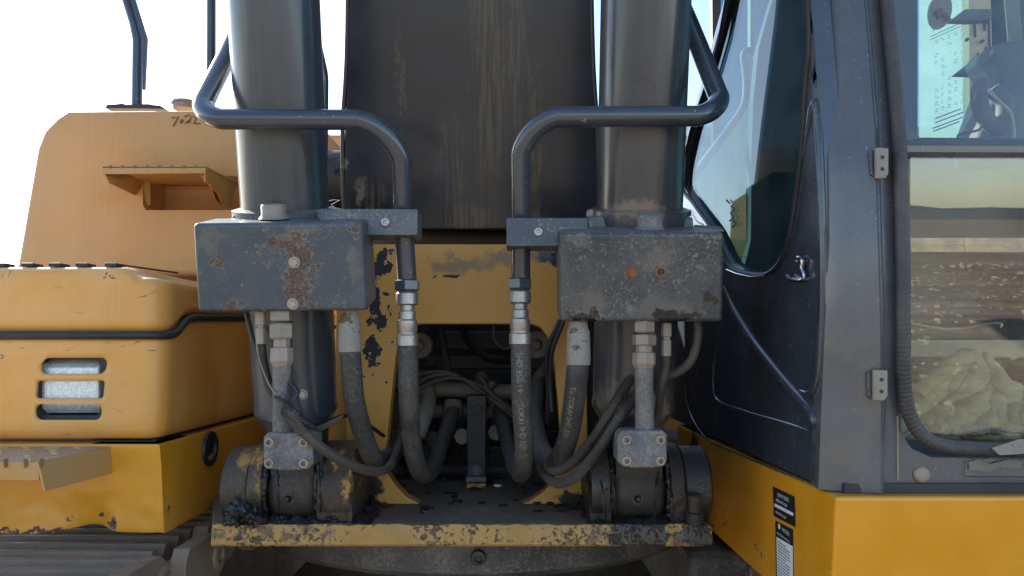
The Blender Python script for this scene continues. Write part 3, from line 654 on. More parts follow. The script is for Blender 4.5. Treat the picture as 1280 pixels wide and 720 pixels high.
def hose_end(x, y0, y1, y2, Y, par_r, hose_pts, hr, label, prints=(), mat='hose'):
    """nut, steel ferrule and hose"""
    h0 = P(x, y0, Y); h1 = P(x, y1, Y); h2 = P(x, y2, Y)
    path = cat_rom([h2 + (h1 - h2).normalized() * .012] + hose_pts, 10)
    o = part(MB().tube(path, hr, 20), 'hydraulic_hose', M[mat], label=label)
    nut(h0, (h1 - h0), hr * 1.28, (h1 - h0).length, M['pipe_paint'], o)
    L = (h2 - h1).length
    MB().lathe(h1, (h2 - h1), [(0, hr * .86), (L * .05, hr * 1.1), (L * .24, hr * 1.1), (L * .27, hr * .72), (L * .36, hr * .7), (L * .38, hr * .86), (L * .52, hr * .86), (L * .55, hr * 1.02), (L * .72, hr * 1.02), (L * .74, hr * .96), (L * .80, hr * .96), (L * .82, hr * 1.08), (L, hr * 1.08)], 28).build('ferrule', M['fitting_steel'], o, sharp=30)
    for (s_, sz, s0, side) in prints: text_hose(s_, sz, path, s0, hr, side, 'printed_lettering', M['grey_print'], o)
    return o
hose_end(509, 350, 364, 432, 1.205, 0, [P(510, 440, 1.21), P(511, 500, 1.23), P(516, 560, 1.30), P(527, 592, 1.40), P(541, 585, 1.50), P(553, 550, 1.62), P(567, 512, 1.72)], .0165, 'left inner hose hanging in a loop into the bay')
hose_end(650, 348, 362, 430, 1.205, 0, [P(651, 440, 1.21), P(652, 500, 1.23), P(655, 560, 1.28), P(651, 592, 1.36), P(640, 572, 1.5), P(631, 540, 1.62), P(624, 512, 1.72)], .0165, 'right inner hose with pale print along it',
         [('SHD 350-19', .013, .022, .15), ('TOKAI SHD 350', .0125, .105, .1)])
def big_hose(x, y0, y1, Y, w_, pts, hr, label, prints=(), mat='hose', tmat='fitting_pale'):
    h1 = P(x, y0, Y); h2 = P(x, y1, Y); path = cat_rom([h2 + (h1 - h2).normalized() * .012] + pts, 10)
    o = part(MB().tube(path, hr, 22), 'hydraulic_hose', M[mat], label=label); L = (h2 - h1).length
    MB().lathe(h1, h2 - h1, [(-.012, w_ * .75), (0, w_ * .8), (L * .12, w_ * .84), (L * .2, w_ * .98), (L * .9, w_ * 1.04), (L, w_ * 1.0)], 28).build('ferrule', M[tmat], o, sharp=40)
    for (s_, sz, s0, side) in prints: text_hose(s_, sz, path, s0, hr, side, 'printed_lettering', M['grey_print'], o)
    return o
big_hose(437, 392, 440, 1.175, .0175, [P(439, 455, 1.18), P(443, 500, 1.20), P(455, 545, 1.25), P(468, 573, 1.33), P(487, 570, 1.45), P(502, 540, 1.6), P(522, 505, 1.68), P(533, 484, 1.74)], .0165, 'left outer hose, thick and black')
big_hose(723, 404, 456, 1.175, .0185, [P(721, 470, 1.18), P(716, 515, 1.22), P(709, 550, 1.27), P(698, 575, 1.34), P(684, 572, 1.45), P(672, 545, 1.58), P(668, 510, 1.70), P(668, 488, 1.75)], .0175, 'right outer hose with pale print along it',
         [('To TOKAI SHD 350', .0125, .04, .25)])
# inner large return loop of right side
o = part(MB().tube(cat_rom([P(672, 480, 1.62), P(668, 520, 1.52), P(676, 560, 1.42), P(692, 580, 1.36)], 10), .0185, 20), 'hydraulic_hose', M['hose_old'], label='short black hose loop inside the bay opening')

# port fittings below the covers
def port_column(x, ys, Y, bx0, bx1, by0, by1, cyl, pin, side):
    pt = P(x, ys[0], Y); o = group_part('port_line', pt)
    rr = 14.5 * Y / F
    a, b = P(x, ys[0] - 6, Y), P(x, ys[1], Y); nut(a, b - a, rr * .95, (b - a).length, M['fitting'], o)
    a, b = P(x, ys[1] + 2, Y), P(x, ys[2], Y); nut(a, b - a, rr * 1.05, (b - a).length, M['fitting'], o, rot=.1)
    a, b = P(x, ys[2], Y), P(x, ys[3], Y); L = (b - a).length
    part(MB().lathe(a, b - a, [(0, rr * .72), (L * .3, rr * .72), (L * .33, rr * .98), (L * .8, rr * 1.02), (L, rr * .8)], 8), 'adaptor', M['fitting'], o, sharp=25)
    c = P(x + 1, ys[4], Y + .03); L = (c - b).length
    part(MB().tube([b + (a - b).normalized() * .008, b.lerp(c, .5), c], [rr * .78, rr * .78, rr * .86], 20), 'port_tube', M['tube_dusty'], o)
    blk = MB(); Yb = Y + .005
    pts = [(bx0 + 5, by0), (bx1 - 5, by0), (bx1, by0 + 5), (bx1, by1 - 5), (bx1 - 6, by1), (bx1 - 18, by1 + 3), (bx0 + 18, by1 + 3), (bx0 + 6, by1), (bx0, by1 - 5), (bx0, by0 + 5)]
    blk.prism([P(px, py, Yb) for px, py in pts], (0, .055, 0)); fb = part(blk, 'flange_block', M['tube_dusty'], o, bevel=.003)
    k = 0
    for px in (bx0 + 10, bx1 - 10):
        for py in (by0 + 11, by1 - 7):
            cc = P(px, py, Yb); b2 = MB().lathe(cc, (0, -1, 0), [(0, .0095), (.002, .0095), (.002, .0078), (.011, .0078), (.0125, .0068), (.0125, .004), (.006, .0038)], 20)
            b2.build('cap_screw', M['fitting'] , o, sharp=30); k += 1
    return o
port_column(352, (393, 402, 424, 458, 548), 1.165, 329, 392, 541, 585, CL, pinL, 0)
port_column(805, (404, 416, 432, 460, 546), 1.165, 772, 834, 538, 582, CR, pinR, 0)
def small_line(x, y0, y1, Y, w_, pts, r, label=None):
    a, b = P(x, y0, Y), P(x, y1, Y); L = (b - a).length
    o = part(MB().tube(cat_rom([b + (a - b).normalized() * .01] + pts, 8), r, 14), 'thin_hose', M['cable'], label=label)
    MB().lathe(a, b - a, [(0, w_ * 1.1), (L * .4, w_ * 1.1), (L * .42, w_ * .8), (L * .5, w_ * .8), (L * .52, w_), (L, w_)], 8).build('ferrule', M['fitting'], o, sharp=25)
small_line(326, 390, 430, 1.17, .008, [P(329, 450, 1.18), P(336, 480, 1.19), P(347, 500, 1.20), P(362, 522, 1.18)], .0068)
small_line(833, 404, 445, 1.18, .0078, [P(832, 460, 1.19), P(826, 485, 1.2), P(822, 520, 1.24), P(810, 545, 1.27)], .0068)
# corrugated looms
def loom(pts, r, name='cable_loom', mat='cable', pitch=.0042, label=None):
    path = cat_rom(pts, 60); out = [path[0]]; acc = 0
    L = [0]
    for a, b in zip(path, path[1:]): L.append(L[-1] + (b - a).length)
    n = int(L[-1] / (pitch / 4)); res = []; j = 0
    for i in range(n + 1):
        t = L[-1] * i / n
        while j < len(L) - 2 and L[j + 1] < t: j += 1
        res.append(path[j].lerp(path[j + 1], (t - L[j]) / max(1e-9, L[j + 1] - L[j])))
    rs = [r * (1 + .13 * (1 if (i // 2) % 2 else -1)) for i in range(n + 1)]
    return part(MB().tube(res, rs, 12), name, M[mat], label=label, sharp=60)
loom([P(872, 400, 1.17), P(872, 425, 1.17), P(864, 450, 1.18), P(848, 465, 1.20), P(830, 472, 1.22), P(822, 490, 1.25)], .0065)
loom([P(356, 512, 1.155), P(368, 520, 1.145), P(378, 540, 1.15), P(366, 500, 1.16)], .009)
loom([P(790, 470, 1.25), P(765, 510, 1.22), P(742, 548, 1.24), P(716, 578, 1.28), P(694, 588, 1.34), P(678, 575, 1.44), P(668, 552, 1.5)], .0080, label='upper of two ribbed looms looping to the right cylinder')
loom([P(795, 495, 1.24), P(770, 527, 1.21), P(745, 566, 1.22), P(720, 595, 1.26), P(697, 604, 1.32), P(680, 592, 1.42), P(672, 575, 1.5)], .0080, label='lower of two ribbed looms looping to the right cylinder')
tubec = lambda pts, r, mat='cable', name='cable': part(MB().tube(cat_rom(pts, 10), r, 12), name, M[mat])
tubec([P(358, 515, 1.15), P(385, 545, 1.15), P(420, 572, 1.17), P(455, 587, 1.22), P(480, 588, 1.28), P(494, 570, 1.38), P(500, 540, 1.55)], .0078)
tubec([P(308, 392, 1.22), P(318, 430, 1.20), P(340, 480, 1.19), P(360, 515, 1.16)], .004)
tubec([P(360, 520, 1.17), P(400, 528, 1.22), P(440, 520, 1.30), P(480, 545, 1.40)], .0035, 'black')
tubec([P(366, 500, 1.155), P(372, 490, 1.16), P(362, 478, 1.165)], .0035, 'black')
tubec([P(320, 400, 1.165), P(322, 440, 1.165), P(335, 478, 1.165), P(352, 503, 1.15)], .0011, 'fitting_pale', 'thin_wire')
tubec([P(705, 400, 1.4), P(690, 440, 1.42), P(688, 480, 1.45), P(690, 515, 1.45)], .0045, 'black')
tubec([P(700, 400, 1.42), P(684, 440, 1.44), P(685, 490, 1.47), P(684, 530, 1.5)], .0045, 'black')
for k in range(9):   # tape wrap where the loom meets the tube
    t = k / 8; a = P(lerp(352, 382, t), lerp(500, 528, t), 1.147)
    MB().tube([a + Vector((-.010, 0, .005 + .004 * sin(k))), a + Vector((.002, -.006, 0)), a + Vector((.012, .002, -.007))], .0028, 8).build('tape_wrap', M['black'], EX)
hexhead(P(378, 493, 1.17), (0.2, -1, 0), .006, .01, 'clip_bolt', M['fitting'], EX)
# flaked lip at the foot of the left cylinder
part(MB().prism([P(x, y, 1.20) for x, y in ((392, 535), (412, 526), (430, 518), (428, 523), (415, 532), (400, 539))], (0, .02, 0)), 'flaked_lip', M['clevis'])

# ---------------- pipe bay behind the web
bay = group_part('valve_bay', (-.08, 2.0, CAMZ - .1), 'dark bay of pipes behind the opening in the yellow web')
BY = 2.15
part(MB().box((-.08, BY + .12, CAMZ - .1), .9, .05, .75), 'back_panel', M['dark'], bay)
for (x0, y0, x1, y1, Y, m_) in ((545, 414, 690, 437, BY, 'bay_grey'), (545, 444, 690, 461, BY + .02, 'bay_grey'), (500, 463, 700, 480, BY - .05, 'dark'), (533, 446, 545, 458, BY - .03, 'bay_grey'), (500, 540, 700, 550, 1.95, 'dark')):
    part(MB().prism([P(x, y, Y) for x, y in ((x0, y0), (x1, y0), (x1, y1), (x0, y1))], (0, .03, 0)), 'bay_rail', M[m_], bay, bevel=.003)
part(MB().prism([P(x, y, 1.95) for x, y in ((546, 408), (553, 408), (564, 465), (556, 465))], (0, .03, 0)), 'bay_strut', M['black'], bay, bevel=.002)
tb2 = lambda pts, r, mat='bay_pipe', name='bay_pipe': part(MB().tube(cat_rom(pts, 8), r, 18), name, M[mat], bay)
tb2([P(576, 408, 2.0), P(590, 432, 1.98), P(612, 448, 1.95), P(648, 452, 1.9)], .010, 'black', 'bay_hose')
tb2([P(617, 408, 1.95), P(618, 425, 1.95), P(630, 436, 1.93), P(640, 432, 1.93)], .003, 'fitting', 'thin_wire')
tb2([P(500, 487, 1.76), P(540, 486, 1.76), P(640, 490, 1.76), P(682, 486, 1.76)], .0185)
tb2([P(505, 515, 1.80), P(560, 514, 1.78), P(640, 516, 1.78), P(690, 520, 1.8)], .017)
tb2([P(533, 484, 1.72), P(534, 500, 1.68), P(530, 518, 1.64), P(520, 545, 1.62)], .020)
for (x, y, x2, y2, Y) in ((532, 488, 533, 500, 1.70), (567, 504, 565, 521, 1.73), (624, 506, 626, 522, 1.73), (668, 480, 670, 497, 1.73)):
    a, b = P(x, y, Y), P(x2, y2, Y - .01); part(MB().lathe(a, b - a, [(-.005, .020), (.0, .0225), ((b - a).length, .0225), ((b - a).length + .004, .018)], 22), 'hose_collar', M['bay_pipe'], bay)
for pts in ([(505, 480), (525, 468), (555, 465), (580, 475), (610, 496), (645, 518)], [(510, 492), (530, 474), (560, 468), (588, 480), (615, 500), (650, 528)], [(500, 500), (540, 478), (575, 473), (602, 490), (618, 500)], [(560, 470), (590, 478), (606, 486), (640, 512), (660, 516)], [(600, 470), (612, 490), (622, 505)]):
    part(MB().tube(cat_rom([P(x, y, 1.66 + .01 * random.random()) for x, y in pts], 8), .0048, 10), 'harness_cable', M['cable'], bay)
random.seed(31)
for k in range(14):
    x = random.uniform(500, 690); y = random.uniform(455, 585); Y = random.uniform(1.75, 2.05)
    tb2([P(x, y, Y), P(x + random.uniform(-25, 25), y + random.uniform(-14, 20), Y - .03), P(x + random.uniform(-50, 50), y + random.uniform(-20, 40), Y)], random.choice((.006, .008, .012)), random.choice(('bay_pipe', 'black', 'bay_grey')), 'bay_hose')
for (x, y, Y) in ((512, 560, 1.75), (540, 545, 1.8), (640, 555, 1.75), (660, 565, 1.8), (600, 470, 1.9), (518, 470, 1.85), (672, 470, 1.85)):
    a = P(x, y, Y); nut(a, Vector((.3, -.6, -.4)), .017, .03, M['bay_pipe'], bay, name='valve_nut')
for (x0, y0, x1, y1, Y) in ((505, 556, 545, 590, 1.85), (610, 560, 680, 592, 1.9), (545, 520, 583, 548, 1.95), (612, 528, 650, 552, 1.95)):
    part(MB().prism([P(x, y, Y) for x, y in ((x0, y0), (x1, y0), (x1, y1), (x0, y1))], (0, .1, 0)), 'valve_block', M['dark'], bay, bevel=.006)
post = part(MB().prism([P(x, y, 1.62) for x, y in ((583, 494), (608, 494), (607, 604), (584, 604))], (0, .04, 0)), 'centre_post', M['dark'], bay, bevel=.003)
part(MB().prism([P(x, y, 1.61) for x, y in ((583, 604), (607, 604), (607, 611), (583, 611))], (0, .05, 0)), 'post_foot', M['plate_edge'], bay, bevel=.002)
part(MB().prism([P(x, y, 1.605) for x, y in ((582, 596), (608, 596), (608, 603), (582, 603))], (0, .05, 0)), 'foot_clamp', M['bay_grey'], bay, bevel=.002)
hexhead(P(596, 588, 1.62), (0, -1, 0), .008, .006, 'bolt', M['bay_grey'], bay)
hexhead(P(596, 512, 1.62), (0, -1, 0), .012, .006, 'bolt', M['dark'], bay)
for (x, y, r, m_) in ((524, 432, .030, 'bay_pipe'), (671, 431, .031, 'bay_pipe')):
    c = P(x, y, 1.70); part(MB().lathe(c, (0, -1, 0), [(-.05, r * .5), (-.02, r), (0, r), (.003, r * .95), (.002, r * .8), (-.002, r * .45), (.004, r * .3), (.008, r * .26), (.008, r * .12), (.004, r * .1)], 36), 'horn', M[m_], bay, sharp=30)
for (x, y) in ((578, 545), (620, 540)):
    part(MB().lathe(P(x, y, 1.72), (0, -1, 0), [(-.04, .012), (0, .012), (0, .018), (.01, .018)], 8), 'valve_cap', M['fitting'], bay)
scr = MB()
scr.lump(P(622, 607, 1.60), .010, .006, .0025, .6, 5, 6)
o = scr.build('paper_scrap', M['white'], None)
top(o, 'small crumpled white scrap lying on the floor plate by the centre post', 'scrap'); 

# ---------------- left body (seen left): hood, lamp panel, skirt, box
LY = 1.3; LX = xat(205, LY)
def body_path(r=.035, step=.012, yb=2.6, x_left=-.965):
    pts = []; x = x_left
    while x < LX - r: pts.append((x, LY, 0, -1)); x += step
    for k in range(9):
        a = radians(90 * k / 8); pts.append((LX - r + r * sin(a), LY + r - r * cos(a), sin(a), -cos(a)))
    y = LY + r + step
    while y < yb: pts.append((LX, y, 1, 0)); y += step * 1.5 if y < 1.9 else .05
    return pts
def wall_strip(path, zb, zt, rnd, rows=10, capw=.25, disp=None, roundb=None, thick=None):
    b = MB(); vs = []; fs = []; rb = rnd if roundb is None else roundb
    prof = [('b', 0, -.01), ('b', 0, rb * 1.0), ('b', rb * .3, rb * .3), ('b', rb, 0)] + [('m', (i + 1) / rows, 0) for i in range(rows - 1)] + [('t', rnd, 0), ('t', rnd * .55, rnd * .12), ('t', rnd * .25, rnd * .32), ('t', .0, rnd), ('t', 0, capw)]
    prof[0] = ('b', 0, .02)
    m = len(prof)
    for (x, y, nx, ny) in path:
        b0, t0 = zb(x, y), zt(x, y)
        for kind, a, ins in prof:
            z = b0 + a if kind == 'b' else (t0 - a if kind == 't' else lerp(b0 + rb, t0 - rnd, a))
            p = Vector((x - nx * ins, y - ny * ins, z))
            if disp: p = disp(p, nx, ny, b0, t0)
            vs.append(p)
    for i in range(len(path) - 1):
        for k in range(m - 1): a = i * m + k; fs.append((a, a + m, a + m + 1, a + 1))
    # back closing to a solid
    return b.add(vs, fs)
zH = lambda py: zat(py, LY)
def hood_top(x, y):
    px = 640 + x / y * F if y > LY + .001 else 640 + x / LY * F
    px = 640 + x / LY * F
    return interp(px, [(154, zH(333)), (167, zH(345.5)), (205, zH(347))]) 
def seal_z(x, y):
    if y <= LY + .02: return zH(419)
    return interp(y, [(LY + .02, zH(419)), (LY + .045, zH(416)), (1.385, zH(434) + .050), (1.42, zH(434) + .057), (1.75, zH(434) + .068)])
pth = body_path()
part(MB().box((-.805, 1.99, 1.25), .30, 1.2, .36), 'body_sun_block', M['black'])  # unseen black block, added to keep sun from leaking through the body
part(MB().box((-.95, 1.99, 1.25), .03, 1.25, .40), 'body_end_sun_block', M['black'])  # unseen black sheet, added to shut sun out of the open end
hood = part(wall_strip(body_path(.04), lambda x, y: seal_z(x, y) + .004, hood_top, .016, capw=.5), 'engine_hood', M['hood_yellow'], sharp=60, label='dusty orange-yellow hood above the rubber strip')
lamp_panel = part(wall_strip(pth, lambda x, y: zH(551.5), lambda x, y: seal_z(x, y) - .004, .010, roundb=.02, capw=.10), 'lamp_panel', M['hood_yellow'], sharp=60, label='yellow side panel with three lamp slots')
sol = lamp_panel.modifiers.new('s', 'SOLIDIFY'); sol.thickness = .006; sol.offset = -1
slots = []
for (x0, y0, x1, y1, r, sk) in ((40, 447.5, 124, 468, 9, 3), (34.5, 476.5, 121, 499, 4, 2), (34, 506, 119, 526.5, 9, 0)):
    pts = rrect(x0, y0, x1, y1, min(r, (y1 - y0) * .48), 5)
    cb_ = MB().prism([P(x + sk * (y1 - y) / 20, y, LY - .02) for x, y in pts], (0, .05, 0)).build('cut', M['black'], None)
    slots.append(cb_)
boolean(lamp_panel, slots)
for pl in lamp_panel.data.polygons: pl.use_smooth = True
lamp = group_part('work_lamp', P(85, 485, LY + .04), 'rectangular ribbed headlamp behind the slots')
part(MB().prism([P(x, y, LY + .012) for x, y in rrect(28, 440, 134, 533, 8)], (0, .07, 0), [[P(x, y, LY + .012) for x, y in reversed(rrect(44, 450, 125, 520, 8))]]), 'lamp_bezel', M['black'], lamp)
part(MB().prism([P(x, y, LY + .085) for x, y in rrect(20, 430, 140, 540, 8)], (0, .01, 0)), 'lamp_back', M['black'], lamp)
nx_, ny_ = 26, 12; vs = []; fs = []
for j in range(ny_ * 2 + 1):
    for i in range(nx_ * 2 + 1):
        px = lerp(47, 129, i / (nx_ * 2)); py = lerp(450, 516, j / (ny_ * 2))
        ex = min(i, nx_ * 2 - i) / 6; ey = min(j, ny_ * 2 - j) / 4; e = min(1, ex, ey)
        dy = .012 * (1 - e) ** 2 + (.0030 if i % 2 else 0) + (.0022 if j % 2 else 0)
        vs.append(P(px, py, LY + .028 + dy))
W_ = nx_ * 2 + 1
for j in range(ny_ * 2):
    for i in range(nx_ * 2): a = j * W_ + i; fs.append((a, a + 1, a + W_ + 1, a + W_))
part(MB().add(vs, fs), 'lamp_lens', M['lens'], lamp, sharp=180)
random.seed(41)
for k in range(16):
    x = random.uniform(8, 190); y = random.choice((random.uniform(350, 405), random.uniform(428, 440), random.uniform(530, 545), random.uniform(455, 520) if x > 140 else 435)); L = random.uniform(4, 13); a = random.uniform(-.5, .5)
    part(MB().tube([P(x, y, LY - .0002), P(x + L * cos(a), y + L * sin(a), LY - .0002)], [.0003, .0007], 5), 'scratch', M['tread_yellow'] if k % 3 else M['ink'], hood if y < 415 else lamp_panel)
# rubber strip between hood and panel
sp = [Vector((x + nx * .002, y + ny * .002 , seal_z(x, y))) for (x, y, nx, ny) in body_path(.037)]
part(MB().tube(sp, .0072, 12), 'rubber_strip', M['black'], label='black rubber strip stepping up round the corner')
# tabs on the hood edge
for px in (5, 40.5, 74.5, 107.5, 143.5):
    a = P(px, 330, LY + .03); part(MB().box(a + Vector((0, 0, -.003)), .022, .03, .007), 'hood_tab', M['black'], hood, bevel=.0015)
part(MB().tube([P(152, 331, LY + .03), P(185, 336, LY + .09), P(222, 341, LY + .16)], .0018, 8), 'hood_seam', M['black'], hood)
rv = P(1, 446, LY - .001); part(MB().lathe(rv, (0, -1, 0), [(0, .004), (.0015, .003)], 14), 'rivet', M['bolt'], lamp_panel)
# skirt with the dent
def skirt_disp(p, nx, ny, b0, t0):
    t = (t0 - p.z) / max(.001, t0 - b0)
    px = 640 + p.x / LY * F
    q = p.copy(); q.x -= nx * .0 ; q.x += .013 * t * (1 if nx > .3 else nx) - (0 if nx > .3 else 0)
    q.y += .010 * t * (-ny)
    if ny < -.5 and t > .5:
        d = math.exp(-((px - 118) / 30) ** 2) * max(0, (t - .55) / .45)
        q.y += .020 * d; q.z += .010 * d
        d2 = math.exp(-((px - 60) / 40) ** 2) * max(0, (t - .7) / .3); q.y -= .010 * d2
        d3 = math.exp(-((px - 150) / 14) ** 2) * max(0, (t - .65) / .35); q.y -= .008 * d3
        q.y += .002 * noise.noise(Vector((px * .05, t * 6, 0)))
    return q
skirt = part(wall_strip(body_path(.003, .006), lambda x, y: zH(668), lambda x, y: zH(555), .004, rows=22, roundb=.002, capw=.12, disp=skirt_disp), 'body_skirt', M['skirt_yellow'], sharp=35, label='yellow lower skirt with a buckled dent along its bottom')
part(wall_strip(body_path(.02), lambda x, y: zH(556), lambda x, y: zH(550), .002, rows=2, roundb=.002).__class__().box((LX - .42, 1.62, (zH(560) + zH(549)) / 2), .80, .58, zH(549) - zH(560)), 'joint_filler', M['black'])
pg = PX(263, 561, LX + .006)
part(MB().lathe(pg, (1, 0, 0), [(-.002, .036), (.003, .034), (.003, .024), (-.004, .022), (.001, .006)], 32), 'rubber_plug', M['black'], skirt)
# step tread
tz = zat(558, LY); xr0 = xat(57, 1.126); xr1 = xat(145, LY)
treadt = [Vector((-1.05, 1.126, tz)), Vector((xr0, 1.126, tz)), Vector((xr1, LY, tz)), Vector((-1.05, LY, tz))]
step = part(MB().prism(treadt, (0, 0, -.004)), 'step_tread', M['tread_yellow'], bevel=.0015, label='projecting non-slip step at the bottom left')
part(MB().prism([treadt[0], treadt[1], treadt[1] + Vector((0, .003, -.028)), treadt[0] + Vector((0, .003, -.028))], (0, .004, 0)), 'step_lip', M['tread_yellow'], step, bevel=.001)
n_ = (treadt[2] - treadt[1]).cross(Vector((0, 0, 1))).normalized()
part(MB().prism([treadt[1], treadt[2], treadt[2] + Vector((.004, 0, -.046)), treadt[1] + Vector((.010, .004, -.044))], n_ * -.004), 'step_side', M['tread_yellow'], step, bevel=.001)
tbm = MB()
for i in range(9):
    for j in range(5):
        y = 1.145 + .032 * j; x = -1.0 + .044 * i + (.022 if j % 2 else 0)
        if x > lerp(xr0, xr1, (y - 1.126) / .174) - .02: continue
        R = Matrix.Rotation(radians(35 if (i + j) % 2 else -35), 3, 'Z')
        tbm.box(Vector((x, y, tz + .001)), .022, .006, .004, R)
part(tbm, 'tread_studs', M['tread_yellow'], step, bevel=.001)
for px in (7, 32, 52):
    c = P(px, 579, 1.125); part(MB().prism([c + Vector((dx * .003, -.0008, dz * .007)) for dx, dz in ((-1, 1), (1, 1), (1, -.4), (.3, -1), (-.5, -.9))], (0, .001, 0)), 'lip_notch', M['rust'], step)
# upper box
UY = 1.85
ub = [(84, 137), (330, 137), (404, 160), (427, 186), (427, 345), (14, 345), (20, 330), (45, 185), (54, 163), (70, 146)]
hole = [(166, 214), (294, 214), (297, 226), (294, 255), (290, 258), (170, 258), (166, 252)]
ubox = part(MB().prism([P(x, y, UY) for x, y in ub], (0, .5, 0)), 'rear_box', M['box_yellow'], bevel=.015, seg=4, label='tall dusty box, paled by painted haze, behind the hood with rounded corners')
boolean(ubox, [MB().prism([P(x, y, UY - .05) for x, y in hole], (0, .17, 0)).build('cut', M['box_yellow'], None)])
for pl in ubox.data.polygons: pl.use_smooth = True
ubox.data.set_sharp_from_angle(angle=radians(38))
sy = 1.70
us = group_part('box_step', P(205, 220, sy), 'small toothed step bolted to the rear box')
part(MB().prism([P(128, 207, sy), P(257, 207, sy), P(257, 216.5, sy), P(128, 217.5, sy)], (0, .005, 0)), 'front_lip', M['tread_yellow'], us, bevel=.001)
zt_ = P(200, 208, sy).z
part(MB().prism([P(128, 208, sy), P(257, 208, sy), Vector((P(294, 225, UY).x, UY + .02, zt_)), Vector((P(150, 225, UY).x, UY + .02, zt_))], (0, 0, -.004)), 'tread', M['tread_yellow'], us, bevel=.001)
part(MB().prism([P(257, 207, sy), P(257, 227, sy + .01), P(290, 257, UY + .02), P(296, 228, UY + .02)], (-.005, 0, 0)), 'side_plate', M['tread_yellow'], us, bevel=.001)
part(MB().prism([P(129, 217, sy + .004), P(134, 228, sy + .01), P(168, 244, UY), P(175, 257, UY + .02), P(186, 257, UY + .02), P(186, 217, UY)], (.004, .0, 0)), 'gusset', M['tread_yellow'], us)
part(MB().prism([P(250, 219, sy + .01), P(262, 232, sy + .03), P(268, 250, UY), P(275, 257, UY + .02), P(262, 220, UY)], (.004, 0, 0)), 'gusset', M['tread_yellow'], us)
for k in range(8):
    px = 138 + 15.4 * k; c = P(px, 208.5, sy); part(MB().lathe(c, (0, -1, 0), [(-.003, .0038), (.0008, .0038)], 10), 'tooth_hole', M['rust'], us)
for (x, y) in ((197, 240), (197, 254), (284, 252)):
    hexhead(P(x, y, UY + .117), (0, -1, 0), .009, .008, 'bolt', M['tread_yellow'], us)
# pencilled marks
mk = []
for st in ([(214, 147), (223, 146), (216, 158)], [(225, 153), (227, 149), (229, 150), (226, 154)], [(230, 146), (236, 143), (239, 148), (231, 154)], [(233, 153), (238, 152)], [(241, 145), (245, 148), (242, 154), (250, 154)]):
    part(MB().tube([P(x, y, UY - .002) for x, y in st], .0014, 6), 'pencil_mark', M['ink'], ubox)
# mirror stay, cap, post
ms = part(MB().tube(fillet([P(140, -60, 1.98), P(168, 30, 1.98), P(172, 50, 1.98), P(171, 134, 1.98)], .04), .0135, 16), 'mirror_stay', M['pipe_paint'], label='bent dark mirror stay on top of the rear box')
part(MB().prism([P(x, y, 1.96) for x, y in ((160, -10), (166, -10), (184, 48), (181, 112), (178, 112), (178, 52))], (0, .006, 0)), 'stay_plate', M['pipe_paint'], ms)
part(MB().prism([P(x, y, 1.95) for x, y in ((132, 135), (133, 131), (148, 130), (152, 129), (158, 131), (172, 130), (186, 130), (190, 131), (200, 132), (207, 136))], (0, .08, 0)), 'stay_base', M['black'], ms)
part(MB().lathe(P(231, 137, 1.97), (0, 0, 1), [(0, .030), (.013, .031), (.014, .035), (.020, .034), (.024, .026)], 32), 'tank_cap', M['fitting'])
part(MB().tube([P(264, -60, 2.1), P(264, 60, 2.1), P(263, 150, 2.1)], [.013, .013, .012], 16), 'grab_post', M['pipe_paint'])
# ---------------- engine house behind boom and cab
hz = P(416, 166, 2.9).z
part(MB().prism([(-1.0, 2.9, .95), (1.5, 2.9, .95), (1.5, 2.9, hz), (.50, 2.9, hz), (.48, 2.9, 1.78), (-.38, 2.9, 1.78), (-.40, 2.9, hz), (-1.0, 2.9, hz)], (0, 1.4, 0)), 'engine_house', M['box_yellow'], bevel=.03, label='yellow engine house at the back of the machine')
part(MB().box((.25, 2.4, .98), 1.7, 1.2, .1), 'deck', M['drum'])
